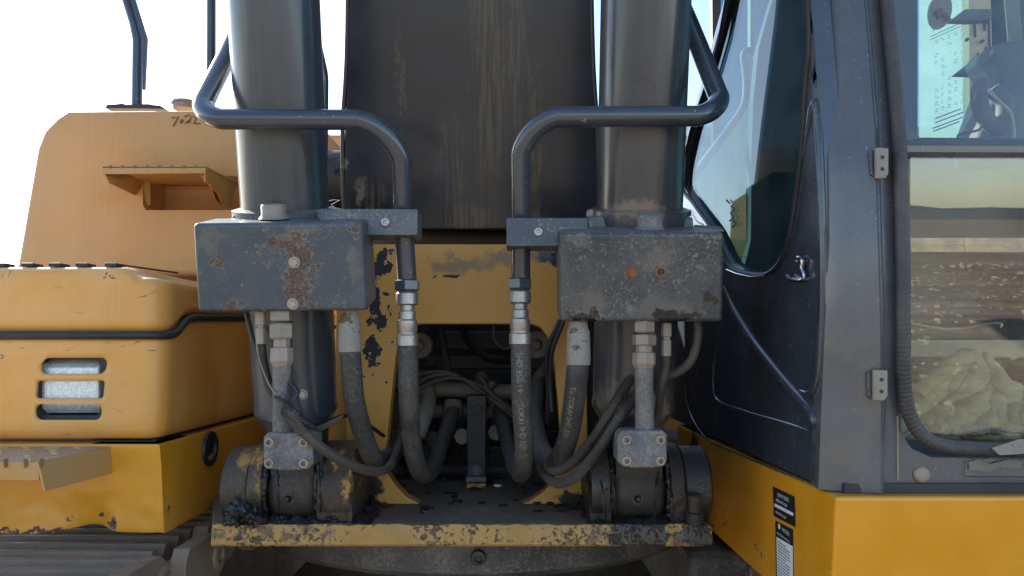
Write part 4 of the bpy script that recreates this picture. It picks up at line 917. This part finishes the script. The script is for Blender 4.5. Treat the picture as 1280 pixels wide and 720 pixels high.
# ---------------- track
TZ = zat(672, 1.399); TXR = xat(230, 1.399)
def track(xc_edge, sgn, n, y0, label, near):
    TZ = zat(672, 1.399) - (0 if near else .075)
    tr = group_part('track', (xc_edge + sgn * -.3, 1.9, TZ), label)
    src = MB(); w2 = .30
    prof = []
    for g_ in range(3):
        y = -.0766 + .05 * g_ + .025
        prof += [(y - .018, 0), (y - .006, .020), (y + .006, .020), (y + .018, 0)]
    prof = [(-.072, 0)] + prof[0:] + [(.072, 0), (.072, -.012), (-.072, -.012)]
    prof = [(y, z - .020) for y, z in prof]
    src.prism([Vector((-w2, y, z)) for y, z in prof], (w2 * 2, 0, 0))
    first = None
    for k in range(n):
        y = y0 + .152 * k; z = TZ - max(0, (1.12 - y)) * .28
        loc = Vector((xc_edge - sgn * w2, y, z))
        if first is None:
            first = src.build('track_shoe', M['track'], None, bevel=.003); o = first; c0 = Vector(first.location)
        else: o = first.copy(); COL.objects.link(o)
        o.parent = None; o.location = c0 + loc; o.rotation_euler = (radians(15) if y < 1.1 else 0, 0, 0)
        o.location = Vector(o.location) - wloc(tr); o.parent = tr
    lk = MB()
    lk.prism([Vector((0, y, z)) for y, z in ((-.085, .0), (-.07, .02), (.04, .02), (.06, .005), (.085, -.01), (.085, -.055), (.05, -.07), (-.05, -.07), (-.085, -.05))], (.028, 0, 0))
    lk.lathe((-.004, .055, -.025), (1, 0, 0), [(0, .028), (.036, .028), (.038, .024), (.038, .014), (.02, .013)], 20)
    f2 = None
    for k in range(n):
        y = y0 + .05 + .152 * k
        for xo in (.012, ):
            loc = Vector((xc_edge + sgn * xo + (.03 if k % 2 else 0), y, TZ - max(0, (1.12 - y)) * .28 - .012))
            if f2 is None: f2 = lk.build('track_link', M['track'], None, bevel=.002); o = f2; c1_ = Vector(f2.location)
            else: o = f2.copy(); COL.objects.link(o); o.parent = None
            o.location = c1_ + loc - wloc(tr); o.parent = tr
    part(MB().box((xc_edge - sgn * .25, 2.0, TZ - .35), .40, 2.2, .45), 'track_frame', M['drum'], tr, bevel=.03)
    return tr
track(TXR, 1, 13, .86, 'left track as seen, rusty three-bar shoes under the skirt', True)
part(MB().box((.56, 2.35, .62), .40, 1.6, .62), 'dark_gap_block', M['drum'], bevel=.02)  # dark block added to close the bright gap under the cab
track(.50, -1, 13, .86, 'right track as seen, hidden under the cab', False)

# ---------------- cab skirt (yellow, right)
CX = .43
zs = P(1037, 621, 1.0).z; zbq = PX(890, 665, CX).z
cs = MB()
vs = [(CX, 1.0, zs), (1.75, 1.0, zs), (1.75, 1.036, zbq), (CX + .0, 1.036, zbq), (CX, 1.95, zs - .004), (1.75, 1.95, zs - .004), (1.75, 1.95, zbq), (CX, 1.95, zbq)]
cs.add(vs, [(0, 1, 2, 3), (4, 7, 6, 5), (0, 3, 7, 4), (1, 5, 6, 2), (0, 4, 5, 1), (3, 2, 6, 7)])
cskirt = part(cs, 'cab_skirt', M['cabskirt_yellow'], bevel=.006, seg=3, label='bright yellow skirt under the cab with two warning labels')
def side_pt(px, py): return PX(px, py, CX - .0012)
def decal(poly, mat, name, off=0, parent=None):
    return part(MB().prism([PX(x, y, CX - .0010 - off) for x, y in poly], (.0006, 0, 0)), name, mat, parent)
d1_ = decal([(966, 608), (993, 621), (994, 659), (967, 645)], M['decal_black'], 'data_plate', parent=cskirt)
d2_ = decal([(969, 651), (991, 662), (992, 745), (970, 730)], M['decal_black'], 'warning_label', parent=cskirt)
decal([(970.5, 671), (990.5, 683), (991, 741), (971.5, 726)], M['white'], 'label_field', .0007, cskirt)
ux = Vector((0, -1, 0)); uy = Vector((0, 0, 1))
def side_text(s, size, px, py, mat, off=.0022):
    o = PX(px, py, CX - .0022); return text_flat(s, size, o, ux, uy, 'printed_lettering', mat, cskirt, 0)
side_text('JOHN DEERE', .0085, 972, 620, M['white']); side_text('DEERE-HITACHI', .0070, 969.5, 626, M['white'])
side_text('CONSTRUCTION', .0062, 970, 633, M['white']); side_text('MACHINERY CORP', .0055, 969.5, 653-12, M['white'])
decal([(968, 629), (991, 641), (991, 645), (968, 633)], M['white'], 'label_field', .0007, cskirt)
side_text('NOTICE', .0085, 977.5, 664, M['white']); side_text('READ OPERATOR MANUAL', .0045, 971, 667, M['white'])
part(MB().lathe(PX(974, 658, CX - .0015), (-1, 0, 0), [(0, .0045), (.0004, .0045)], 16), 'label_emblem', M['white'], cskirt)
for k in range(16):
    y = 676 + k * 3.6
    a = PX(971.8, y, CX - .0019); L = .052 * (1 if k % 5 else .7)
    part(MB().box(a + Vector((0, -L / 2 - .001, 0)), .0004, L, .0012), 'label_line', M['print_blue'], cskirt)
part(MB().box((1.1, 1.45, zs + .006), 1.3, .86, .014), 'cab_gasket', M['black'])

# ---------------- cab
cab = group_part('cab', (1.0, 1.7, 1.35), 'dark blue-grey operator cab with large front windows')
CB = [(-820, 1.42), (-260, 1.15), (-100, 1.085), (0, 1.06), (60, 1.045), (115, 1.033), (200, 1.018), (320, 1.012), (420, 1.020), (511, 1.036), (560, 1.042), (611, 1.047)]
def Yc(py): return interp(py, CB)
def Yg(py): return Yc(py) - .032
zc_bot = P(1020, 608, 1.047).z
def colpx(py):
    crease = interp(py, [(-820, 935), (-260, 992), (0, 1015), (115, 1025), (320, 1033), (511, 1024), (611, 1020)])
    ridge = interp(py, [(-820, 995), (-260, 1058), (0, 1080), (160, 1093), (400, 1100), (500, 1101), (611, 1100)])
    step = ridge + 6
    seal = interp(py, [(-820, 1022), (-260, 1085), (0, 1101), (172, 1113), (293, 1118), (611, 1121)])
    return crease, ridge, step, seal
# pillar: lofted section
ys = [-820, -600, -420, -260, -180, -100, -50, 0, 30, 60, 90, 115, 140, 160, 172, 185, 198, 220, 260, 300, 340, 380, 420, 460, 500, 530, 560, 575, 590, 608]
vs = []; fs = []; 
for py in ys:
    c, r_, st, se = colpx(py); yc, yg = Yc(py), Yg(py)
    row = [PX(c, py, CX) + Vector((0, .02, 0)), PX(c, py, CX) + Vector((.0, .003, 0)), P(c + 2.5, py, yc - .0015), P(lerp(c, r_, .12), py, lerp(yc, yg, .18) - .002), P(lerp(c, r_, .5), py, lerp(yc, yg, .62) - .003), P(lerp(c, r_, .9), py, yg + .002), P(r_, py, yg - .001), P(r_ + 2, py, yg + .001), P(st, py, yg + .010), P(lerp(st, se, .5), py, yg + .011), P(se, py, yg + .011), P(se + 4, py, yg + .013), P(se + 4, py, yg + .05), PX(c, py, CX) + Vector((.03, .06, 0))]
    z = row[0].z
    for q in row: q.z = z if abs(q.z - z) < .05 else q.z
    vs += row
m_ = 14
for i in range(len(ys) - 1):
    for k in range(m_ - 1): a = i * m_ + k; fs.append((a, a + 1, a + m_ + 1, a + m_))
part(MB().add(vs, fs), 'front_pillar', M['cab_paint'], cab, sharp=28)
# panels of the front around the glass
def front_panel(polypx, th=.03, off=.012, name='front_panel', bevel=.003):
    # bent along Yg, built as strips between rows
    b = MB(); b.prism([P(x, y, Yg(y) + off) for x, y in polypx], (0, th, 0)); return part(b, name, M['cab_paint'], cab, bevel=bevel)
front_panel([(1116, 562), (1117, 500), (1124, 535), (1140, 560), (1165, 571), (1450, 575), (1450, 614), (1116, 611.5)], name='lower_panel')
vs = []; ysb = [172, 176, 182, 190, 196, 199]
offs = [.014, .006, .002, .003, .008, .016]
b_ = MB()
rows_ = []
for py, of in zip(ysb, offs):
    rows_.append([P(1126, py, Yg(185) + of), P(1460, py + 1, Yg(185) + of)])
vs = [p for r_ in rows_ for p in r_]; fs = [(2 * i, 2 * i + 1, 2 * i + 3, 2 * i + 2) for i in range(len(rows_) - 1)]
n0 = len(vs); vs += [P(1126, 199, Yg(185) + .035), P(1460, 200, Yg(185) + .035), P(1126, 172, Yg(185) + .035), P(1460, 173, Yg(185) + .035)]
fs += [(n0 - 2, n0 - 1, n0 + 1, n0), (0, 1, n0 + 3, n0 + 2), (n0, n0 + 1, n0 + 3, n0 + 2)]
part(MB().add(vs, fs), 'window_rail', M['cab_paint'], cab, sharp=30)
part(MB().prism([P(1130, 148, Yg(160) + .006), P(1152, 174, Yg(172) + .006), P(1128, 176, Yg(172) + .006)], (0, .02, 0)), 'corner_filler', M['cab_paint'], cab, bevel=.001)
# seals
def ribbed(path, r, name, mat, rib=.0, step=.006, flat_=1.0):
    L = [0]
    for a, b in zip(path, path[1:]): L.append(L[-1] + (b - a).length)
    n = int(L[-1] / (step / 4)); res = []; j = 0
    for i in range(n + 1):
        t = L[-1] * i / n
        while j < len(L) - 2 and L[j + 1] < t: j += 1
        res.append(path[j].lerp(path[j + 1], (t - L[j]) / max(1e-9, L[j + 1] - L[j])))
    rs = []
    for i, p in enumerate(res):
        _, py = proj(p); amt = rib * min(1, max(0, (py - 300) / 160))
        rs.append(r * (1 + amt * (1 if (i // 2) % 2 else -1)))
    return part(MB().tube(res, rs, 14), name, M[mat], cab, sharp=60)
sealp = [P(1040, -800, Yg(-800)), P(1085, -330, Yg(-330)), P(1099, -150, Yg(-150)), P(1109, 0, Yg(0)), P(1118, 100, Yg(100)), P(1124, 180, Yg(180)), P(1128, 290, Yg(290)), P(1129, 400, Yg(400)), P(1129, 470, Yg(470)), P(1134, 510, Yg(510)), P(1149, 540, Yg(540)), P(1175, 556, Yg(556)), P(1220, 561, Yg(560)), P(1300, 563, Yg(560)), P(1460, 565, Yg(560))]
ribbed(cat_rom(sealp, 10), .0095, 'window_seal', 'seal', .035)
part(MB().prism([P(1240, 560, Yg(560) - .0125), P(1275, 549, Yg(555) - .0125), P(1300, 549, Yg(555) - .0125), P(1300, 566, Yg(560) - .0125), P(1250, 569, Yg(560) - .0125)], (0, .004, 0)), 'torn_seal_patch', M['fitting_pale'], cab)
# front glass: upper and lower panes
lg = [(1138, 196), (1470, 196), (1470, 560), (1180, 552), (1156, 540), (1142, 512), (1137, 470)]
def glass_lower(x, y):
    a = P(x, 196, Yg(196) + .014); b = P(x, 556, Yg(556) + .016 + .012)
    # plane through both heights
    za, zb_ = P(1200, 196, Yg(196) + .014).z, P(1200, 556, Yg(556) + .028).z
    Ya, Yb = Yg(196) + .012, Yg(556) + .024
    Y = 1.0
    for _ in range(8): Y = lerp(Yb, Ya, (P(x, y, Y).z - zb_) / (za - zb_))
    return P(x, y, Y)
part(MB().prism([glass_lower(x, y) for x, y in lg], (0, .005, 0)), 'lower_windscreen', M['glass_front'], cab)
def glass_upper(x, y):
    Ya, Yb = Yg(-780) + .014, Yg(178) + .014; za, zb_ = P(1200, -780, Ya).z, P(1200, 178, Yb).z; Y = 1.0
    for _ in range(8): Y = lerp(Yb, Ya, (P(x, y, Y).z - zb_) / (za - zb_))
    return P(x, y, Y)
part(MB().prism([glass_upper(x, y) for x, y in ((1040, -780), (1620, -780), (1480, 180), (1124, 180))], (0, .005, 0)), 'upper_windscreen', M['glass_front'], cab)
# side wall with its long window
wh = [(985, -400), (1011, 0), (1008, 100), (1001, 200), (992, 270), (983, 310), (973, 332), (958, 343), (940, 343), (922, 338), (910, 328), (893, 290), (868, 255), (853, 230), (864, 165), (909, 0), (929, -380)]
outer = []
for py in (-820, -420, -100, 0, 115, 200, 320, 420, 511, 560, 605):
    outer.append(PX(colpx(py)[0], py, CX) + Vector((0, .006, 0)))
outer[-1].z = zc_bot + .001
outer += [Vector((CX, 2.6, zc_bot + .001)), Vector((CX, 2.6, PX(860, 300, CX).z)), PX(846, 240, CX), PX(860, 165, CX), PX(905, 0, CX), PX(925, -380, CX), Vector((CX, 1.62, outer[0].z))]
for p in outer: p.x = CX
hp = [PX(x, y, CX) for x, y in wh]
side = part(MB().prism(outer, (.028, 0, 0), [hp]), 'side_wall', M['cabside_paint'], cab, bevel=.0)
part(MB().tube(cat_rom([p + Vector((-.001, 0, 0)) for p in hp + [hp[0]]], 5), .0045, 8), 'side_window_seal', M['black'], cab)
part(MB().prism([p + Vector((.010, 0, 0)) for p in [hp[0] + (hp[0] - sum(hp, Vector()) / len(hp)) * 0] + hp[1:]], (.004, 0, 0)), 'side_window', M['glass_side'], cab)
# pressed ribs of the side wall
def rib(pts, r, name='pressed_rib', mat='cabside_paint', X=CX, caps=True):
    p = cat_rom([PX(x, y, X) for x, y in pts], 8); n = len(p)
    rs = [r * min(1, .25 + 5 * i / n, .25 + 8 * (n - 1 - i) / n) for i in range(n)]
    return part(MB().tube(p, rs, 12), name, M[mat], cab)
rib([(905, 358), (918, 388), (940, 424), (965, 457), (990, 487), (1008, 507), (1018, 522), (1018, 536)], .0085)
rib([(1003, 196), (1012, 150), (1019, 128), (1023, 160), (1027, 240), (1029, 340), (1027, 420), (1022, 476), (1012, 492), (1000, 488)], .0055)
rib([(898, 425), (892, 460), (895, 498), (930, 514), (970, 526), (1010, 538)], .0035)
rib([(860, 440), (858, 500), (880, 545), (930, 570), (1015, 605)], .002)
# latch
la = MB(); la.tube(cat_rom([PX(x, y, CX - .006) for x, y in ((984, 345), (990, 349), (1002, 350), (1005, 344), (1002, 335), (1003, 326), (998, 322), (996, 326))], 4), .0032, 8)
part(la, 'latch', M['chrome'], cab)
part(MB().tube([PX(x, y, CX - .004) for x, y in ((908, 337), (920, 342), (938, 346), (955, 345))], .0016, 6), 'drip_wire', M['chrome'], cab)
# hinge brackets on the pillar
for (x0, y0, x1, y1, m2) in ((1087, 184, 1111, 223, 'fitting'), (1084, 462, 1110, 501, 'fitting')):
    yh = Yg((y0 + y1) / 2) - .012
    hb = part(MB().prism([P(x, y, yh) for x, y in ((x0 + 8, y0), (x1, y0 + 1), (x1, y1 - 6), (x1 - 4, y1), (x0 + 8, y1))], (0, .006, 0)), 'hinge_bracket', M[m2], cab, bevel=.0015)
    part(MB().prism([P(x, y, yh + .008) for x, y in ((x0, y0 + 3), (x0 + 9, y0), (x0 + 9, y1), (x0 + 2, y1 - 5))], (0, .010, 0)), 'hinge_web', M['bar_paint'], cab, bevel=.002)
    for f_ in (.32, .70): part(MB().lathe(P(x1 - 8, lerp(y0, y1, f_), yh), (0, -1, 0), [(-.001, .0026), (.0006, .0026)], 12), 'bracket_hole', M['black'], hb)
part(MB().lathe(P(1152, 593, Yg(593) + .011), (0, -1, 0), [(0, .0115), (.002, .011), (.004, .008), (.005, .003)], 28), 'round_plug', M['fitting'], cab, sharp=60)
# broken hinge plate low on the panel
hpn = MB().prism([P(x, y, Yg(585) + .010) for x, y in ((1208, 572), (1300, 574), (1300, 597), (1206, 596))], (0, .004, 0)); part(hpn, 'broken_trim', M['cab_paint'], cab, bevel=.002)
part(MB().prism([P(x, y, Yg(585) + .006) for x, y in ((1211, 577), (1222, 575), (1238, 580), (1262, 574), (1278, 578), (1276, 586), (1250, 584), (1236, 590), (1212, 587))], (0, .004, 0)), 'exposed_rust', M['bay_pipe'], cab)
# weld line on the pillar foot
part(MB().tube([P(1122, y + 0, Yg(y) + .0105) for y in range(520, 606, 8)], .0016, 6), 'weld_seam', M['fitting'], cab)
# interior shell
zr = outer[0].z + .02
RY = 2.6
part(MB().box((1.05, 1.85, zc_bot + .02), 1.2, 1.5, .03), 'cab_floor', M['cab_in'], cab)
rw = [Vector((CX + .03, RY, zc_bot)), Vector((1.75, RY, zc_bot)), Vector((1.75, RY, zr)), Vector((P(893, 0, RY).x, RY, zr)), P(893, 320, RY), Vector((CX + .03, RY, P(890, 320, RY).z))]
def rwin(x0, y0, x1, y1): return [P(x, y, RY) for x, y in rrect(x0, y0, x1, y1, 8)]
part(MB().prism(rw, (0, .03, 0), [rwin(901, -180, 1213, 300)]), 'rear_wall', M['cab_in'], cab)
part(MB().prism([P(x, y, RY + .01) for x, y in ((897, -185), (1120, -185), (1120, 305), (897, 305))], (0, .004, 0)), 'rear_window', M['glass_back'], cab)
part(MB().prism([P(x, y, RY + .01) for x, y in ((1121, -185), (1218, -185), (1218, 305), (1121, 305))], (0, .004, 0)), 'rear_window', M['glass_clear'], cab)
part(MB().prism([P(x, y, RY - .08) for x, y in ((1100, -185), (1147, -185), (1147, 181), (1100, 181))], (0, .06, 0)), 'rear_pillar', M['cab_in'], cab)
part(MB().prism([P(x, y, RY - .08) for x, y in ((1060, 178), (1300, 178), (1300, 305), (1060, 305))], (0, .06, 0)), 'rear_panel', M['cab_in'], cab)
part(MB().box((1.09, 2.0, zr), 1.34, 1.26, .05), 'roof', M['cab_paint'], cab)
part(MB().prism([Vector((1.74, 1.05, zc_bot)), Vector((1.74, 2.6, zc_bot)), Vector((1.74, 2.6, zr)), Vector((1.74, 1.2, zr))], (.03, 0, 0), [[Vector((1.74, 1.35, CAMZ + .05)), Vector((1.74, 2.45, CAMZ + .05)), Vector((1.74, 2.45, zr - .1)), Vector((1.74, 1.45, zr - .1))]]), 'door_wall', M['cab_in'], cab)
# chart printed on the rear pane
mm = bpy.data.materials.new('chart_paper'); mm.use_nodes = True; n_t = mm.node_tree; n_t.nodes.clear()
oo = n_t.nodes.new('ShaderNodeOutputMaterial'); tr_ = n_t.nodes.new('ShaderNodeBsdfTranslucent'); tr_.inputs[0].default_value = (.62, .70, .70, 1)
tp = n_t.nodes.new('ShaderNodeBsdfTransparent'); mx_ = n_t.nodes.new('ShaderNodeMixShader'); mx_.inputs[0].default_value = .5
n_t.links.new(tp.outputs[0], mx_.inputs[1]); n_t.links.new(tr_.outputs[0], mx_.inputs[2]); n_t.links.new(mx_.outputs[0], oo.inputs[0])
part(MB().prism([P(x, y, RY - .002) for x, y in ((1149, -60), (1212, -60), (1212, 174), (1149, 174))], (0, .001, 0)), 'chart_sheet', mm, cab)
chart = MB(); random.seed(5)
cy0 = RY - .004
def cpt(u, v): return P(lerp(1163, 1211, u), lerp(38, 168, v) - 22 * u * (1 - v * .2), cy0)
for r_ in range(11):
    for c_ in range(5):
        if random.random() < .35: continue
        for q in range(2):
            u = .1 + .17 * c_ + random.random() * .03; v = .12 + .066 * r_ + q * .022
            a, b = cpt(u, v), cpt(u + random.uniform(.03, .10), v); chart.add([a, b, b + Vector((0, 0, -.0022)), a + Vector((0, 0, -.0022))], [(0, 1, 2, 3)])
for v in (.86, .90, .945, .975):
    a, b = cpt(.05 + random.random() * .1, v), cpt(.75 + .2 * random.random(), v); chart.add([a, b, b + Vector((0, 0, -.004)), a + Vector((0, 0, -.004))], [(0, 1, 2, 3)])
part(chart, 'chart_print', M['print_blue'], cab, weld=False)
a, b = cpt(.05, .02), cpt(.85, .02)
dirx = (b - a).normalized()
text_flat('DRILL AND TAP CHART', .022, a, dirx, Vector((0, 0, 1)), 'chart_title', M['print_blue'], cab, .001)
for u0, u1, v in ((0, 1, .06), (0, .9, .09)): 
    a, b = cpt(u0, v), cpt(u1, v); part(MB().tube([a, b], .0012, 5), 'chart_rule', M['print_blue'], cab)
part(MB().prism([P(1175 + 14 * cos(t) + 6 * sin(t), 14 - 22 * sin(t) + 4 * cos(t), RY - .02) for t in [2 * pi * k / 24 for k in range(24)]], (0, .006, 0)), 'round_sticker', flat('grey_sticker', (.30, .30, .28), .6), cab)
part(MB().prism([P(x, y, RY - .03) for x, y in ((1169, 14), (1176, 9), (1181, 13), (1192, 27), (1189, 29), (1178, 18), (1174, 24))], (0, .006, 0)), 'sticker_mark', flat('red_mark', (.22, .07, .05), .6), cab)
# perforated post and dark flags
pp = part(MB().prism([P(x, y, 2.3) for x, y in ((1211, -40), (1238, -40), (1243, 168), (1213, 168))], (0, .04, 0)), 'perforated_post', M['post'], cab, bevel=.003)
for (x, y0, y1) in ((1219, 28, 46), (1231, 22, 38), (1233, 58, 77), (1223, 66, 82), (1237, 25, 60)):
    part(MB().prism([P(x - .9, y0, 2.295), P(x + .9, y0, 2.295), P(x + 1.6, y1, 2.295), P(x - .2, y1, 2.295)], (0, .004, 0)), 'post_slot', M['black'], pp)
for (x, y) in ((1227, 52), (1208, 50), (1232, 28), (1236, 70)): part(MB().lathe(P(x, y, 2.29), (0, -1, 0), [(0, .006), (.008, .005)], 10), 'post_knob', M['black'], pp)
for (x0, y0) in ((1189, 25), (1195, 92)):
    part(MB().prism([P(x, y, 2.2) for x, y in ((x0, y0), (x0 + 18, y0 - 14), (x0 + 52, y0 - 14), (x0 + 52, y0 - 1), (x0 + 25, y0 + 1))], (0, .03, 0)), 'dark_flag', M['seat'], cab, bevel=.003)
sf = part(MB().prism([P(x, y, 2.0) for x, y in ((1238, 64), (1246, 54), (1262, 49), (1330, 47), (1345, 200), (1230, 200), (1222, 176), (1246, 110), (1252, 85))], (0, .14, 0)), 'seat_back', M['seat'], cab, bevel=.02, seg=3)
part(MB().tube(cat_rom([P(x, y, 1.97) for x, y in ((1228, 100), (1224, 125), (1232, 148), (1250, 160), (1256, 130), (1240, 112))], 6), .022, 12), 'arm_rest', M['seat'], cab)
part(MB().tube(cat_rom([P(x, y, 1.93) for x, y in ((1236, 112), (1248, 126), (1262, 140), (1267, 160), (1268, 180))], 6), .0045, 8), 'bright_lever', M['cab_in_pale'], cab)
part(MB().tube(cat_rom([P(x, y, 1.93) for x, y in ((1197, 174), (1200, 168), (1222, 163), (1228, 158), (1236, 162), (1246, 156))], 6), .0035, 8), 'wire_bracket', M['black'], cab)
def cover_mat():
    m = flat('pale_green_cover', (.62, .64, .50), .8, 0, .25, 6); t_ = m.node_tree
    b_ = t_.nodes['Principled BSDF']; o_ = [n for n in t_.nodes if n.type == 'OUTPUT_MATERIAL'][0]
    tr = t_.nodes.new('ShaderNodeBsdfTranslucent'); tr.inputs[0].default_value = (.62, .64, .48, 1); mx = t_.nodes.new('ShaderNodeMixShader'); mx.inputs[0].default_value = .5
    t_.links.new(b_.outputs[0], mx.inputs[1]); t_.links.new(tr.outputs[0], mx.inputs[2]); t_.links.new(mx.outputs[0], o_.inputs[0]); return m
# pale console edge and seat seen through side window
part(MB().prism([P(x, y, 2.25) for x, y in ((926, 136), (936, 128), (1010, 120), (1060, 420), (868, 420), (862, 218), (880, 195))], (0, .05, 0)), 'seat_cover', cover_mat(), cab, bevel=.01)
part(MB().tube(cat_rom([P(x, y, 2.2) for x, y in ((866, 222), (890, 190), (912, 160), (930, 132), (933, 100), (930, 70), (936, 64), (946, 72), (952, 110), (950, 130))], 8), .012, 10), 'seat_piping', M['cab_in_pale'], cab)
part(MB().prism([P(x, y, 2.4) for x, y in ((938, -60), (943, -60), (943, 68), (938, 68))], (0, .03, 0)), 'window_post', M['cab_in_pale'], cab)
part(MB().prism([P(x, y, 2.1) for x, y in ((985, -60), (1060, -60), (1060, 420), (915, 420), (926, 350), (938, 300), (939, 200), (941, 130), (948, 60), (962, 10))], (0, .05, 0)), 'seat_back', M['cab_in'], cab, bevel=.01)  # dark seat back, outlined to stand in for the boom's dark reflection
mr = part(MB().prism([P(x, y, 2.75) for x, y in ((866, 196), (868, 187), (876, 183), (893, 184), (897, 190), (886, 193), (872, 201), (868, 206))], (0, .06, 0)), 'white_mirror_shell', M['white_paint'], None, bevel=.008)
for st in ([(914, 258), (919, 262), (913, 266), (918, 272), (912, 276)], [(916, 276), (921, 280), (915, 284)], [(908, 250), (912, 254)]):
    part(MB().tube([PX(x, y, CX + .006) for x, y in st], .0016, 6), 'marker_scribble', M['print_blue'], cab)

# jacket in the cab, behind the lower pane
def cloth(pts, Y, name, mat, h=.05, seed=0):
    n = 46; m2 = 26; vs = []; fs = []
    for j in range(m2 + 1):
        for i in range(n + 1):
            u, v = i / n, j / m2
            x = lerp(1120, 1330, u); topy = interp(x, pts); y = lerp(topy, 552, v)
            f = noise.noise(Vector((u * 6 + seed, v * 3 + u * 3, seed))) + .9 * abs(noise.noise(Vector((u * 13, v * 6 + u * 12, seed + 3)))) + .5 * abs(noise.noise(Vector((u * 30, v * 12 - u * 14, seed + 5))))
            vs.append(P(x, y, Y - .08 * v + .035 * f))
    for j in range(m2):
        for i in range(n): a = j * (n + 1) + i; fs.append((a, a + 1, a + n + 2, a + n + 1))
    return MB().add(vs, fs)
jk = cloth([(1120, 478), (1150, 462), (1180, 455), (1200, 441), (1215, 440), (1236, 443), (1248, 458), (1256, 478), (1290, 486), (1330, 490)], 1.16, 'jacket', M['cloth'])
jo = jk.build('work_jacket', M['cloth'], None, sharp=180); md = jo.modifiers.new('s', 'SOLIDIFY'); md.thickness = .01; md.offset = -1; md = jo.modifiers.new('d', 'SUBSURF'); md.levels = 1; md.render_levels = 1
top(jo, 'crumpled dirty khaki jacket lying behind the lower front window of the cab', 'jacket')
fo = MB().tube(cat_rom([P(x, y, 1.10) for x, y in ((1148, 492), (1160, 478), (1180, 462), (1200, 450), (1214, 447))], 8), [.010 + .004 * sin(i * .1) for i in range(33)], 10)
sl_ = fo.build('jacket_sleeve_fold', M['cloth'], None); setparent(sl_, jo)
wt = MB(); random.seed(11)
for k in range(26): wt.lump(P(random.uniform(1165, 1290), random.uniform(534, 541), 1.05), random.uniform(.006, .014), .01, random.uniform(.004, .009), .5, k, 5)
part(wt, 'insulation_foam', flat('grimy_foam', (.40, .39, .36), .9), cab, kind='stuff')
part(MB().prism([P(x, y, 1.25) for x, y in ((1110, 425), (1420, 425), (1420, 448), (1110, 448))], (0, .03, 0)), 'foot_rail', M['cab_in_pale'], cab, bevel=.004)
part(MB().tube(cat_rom([P(x, y, 1.06) for x, y in ((1138, 404), (1160, 408), (1185, 411), (1210, 409), (1240, 404), (1252, 405), (1250, 409))], 6), .0016, 6), 'washer_line', M['chrome'], cab)

# ================================================================== things beyond and behind the camera
# shed seen through the side window
sh = thing('storage_shed', (9, 26, 0), 'long low brown shed far behind the cab seen through its side window', 'shed')
MB().box((17, 28, 4.1), 26, 6, 8.2).build('wall', M['wall_far'], sh)
MB().prism([(3.4, 24.6, 8.2), (3.4, 31.4, 8.2), (3.4, 28, 9.8)], (27.2, 0, 0)).build('roof', flat('shed_roof', (.25, .22, .19), .8), sh)
for k in range(6): MB().box((7 + 4 * k, 24.97, 5.4), 2.2, .08, 1.6).build('window', M['black'], sh)
# wall, pole and wires behind the camera, seen mirrored in the front window
wl_ = thing('barrier_wall', (16, -30, 0), 'long pale concrete barrier across the yard mirrored in the cab window', 'wall')
random.seed(9)
for k in range(17):
    x = -8 + 3.9 * k; MB().prism([(x, -30, 0), (x, -29.4, 0), (x, -29.6, .6), (x, -29.8, .6)], (3.84, 0, 0)).build('barrier_block', M['concrete'], wl_, bevel=.02)
def upole(x, y, h, lean, label):
    o = thing('utility_pole', (x, y, 0), label, 'utility pole')
    MB().tube([Vector((x, y, 0)), Vector((x + lean, y, h))], [.22, .15], 12).build('pole', M['wood'], o)
    for dz, L in ((-.3, 2.6), (-1.1, 2.2)): MB().box((x + lean * .95, y - .2, h + dz), L, .12, .14).build('crossarm', M['wood'], o)
    for dz in (.0, ): 
        for q in (-1.1, -.4, .4, 1.1): MB().lathe((x + lean + q, y - .2, h - .22), (0, 0, 1), [(0, .04), (.1, .06), (.2, .03)], 8).build('insulator', M['white'], o)
    MB().lathe((x + lean - .3, y + .2, h - 2.6), (0, 0, 1), [(0, .25), (.8, .25), (.9, .12)], 14).build('transformer', M['bar_paint'], o)
    return o
upole(28.5, -36, 6.3, -1.2, 'leaning wooden power pole mirrored at the right of the cab front window')
for k, (z0, z1) in enumerate(((6.1, 6.3), (5.3, 5.5), (5.9, 6.0))):
    pts = [Vector((lerp(-40, 28, t), -36 - .4 * k, lerp(z0 + 1, z1, t) - 3.2 * t * (1 - t))) for t in [i / 24 for i in range(25)]]
    MBw = MB().tube(pts, .03, 5); o = MBw.build('power_line', M['wire'], None)
    top(o, ('highest', 'lowest', 'middle')[k] + ' power line strung to the leaning pole mirrored in the cab window', 'power line', 'power lines behind the camera')

# stones and low berms of the yard behind the camera
sm = MB(); random.seed(21)
for k in range(1500):
    d = random.uniform(2.5, 22); a = random.uniform(-.15, .95); r = random.choice((.02, .03, .045)) * (.6 + d * .06)
    sm.lump((a * d, -d, r * .25), r, r, r * .6, .6, k, 3)
st = sm.build('yard_gravel', flat('gravel_stone', (.36, .30, .23), .9, 0, .35, 3), None, sharp=20); top(st, 'loose stones scattered over the dry yard behind the camera', 'gravel', kind='stuff')
bm_ = MB(); random.seed(22)
for k in range(9):
    y0 = -4.5 - 1.9 * k; n = 60; vs = []; fs = []
    for i in range(n + 1):
        x = -4 + 34 * i / n; yy = y0 + .06 * x * (k % 3 - 1) + .5 * noise.noise(Vector((x * .2, k, 0))); h = .06 + .05 * noise.noise(Vector((x * .7, k, 2)))
        vs += [(x, yy - .35, -.01), (x, yy - .1, max(.005, h)), (x, yy + .12, max(.004, h * .8)), (x, yy + .4, -.01)]
    for i in range(n):
        for q in range(3): a = i * 4 + q; fs.append((a, a + 1, a + 5, a + 4))
    bm_.add(vs, fs)
top(bm_.build('wheel_ruts', M['ground'], None, sharp=180), 'low ridges of earth pushed up by wheels behind the camera', 'ruts', kind='stuff')
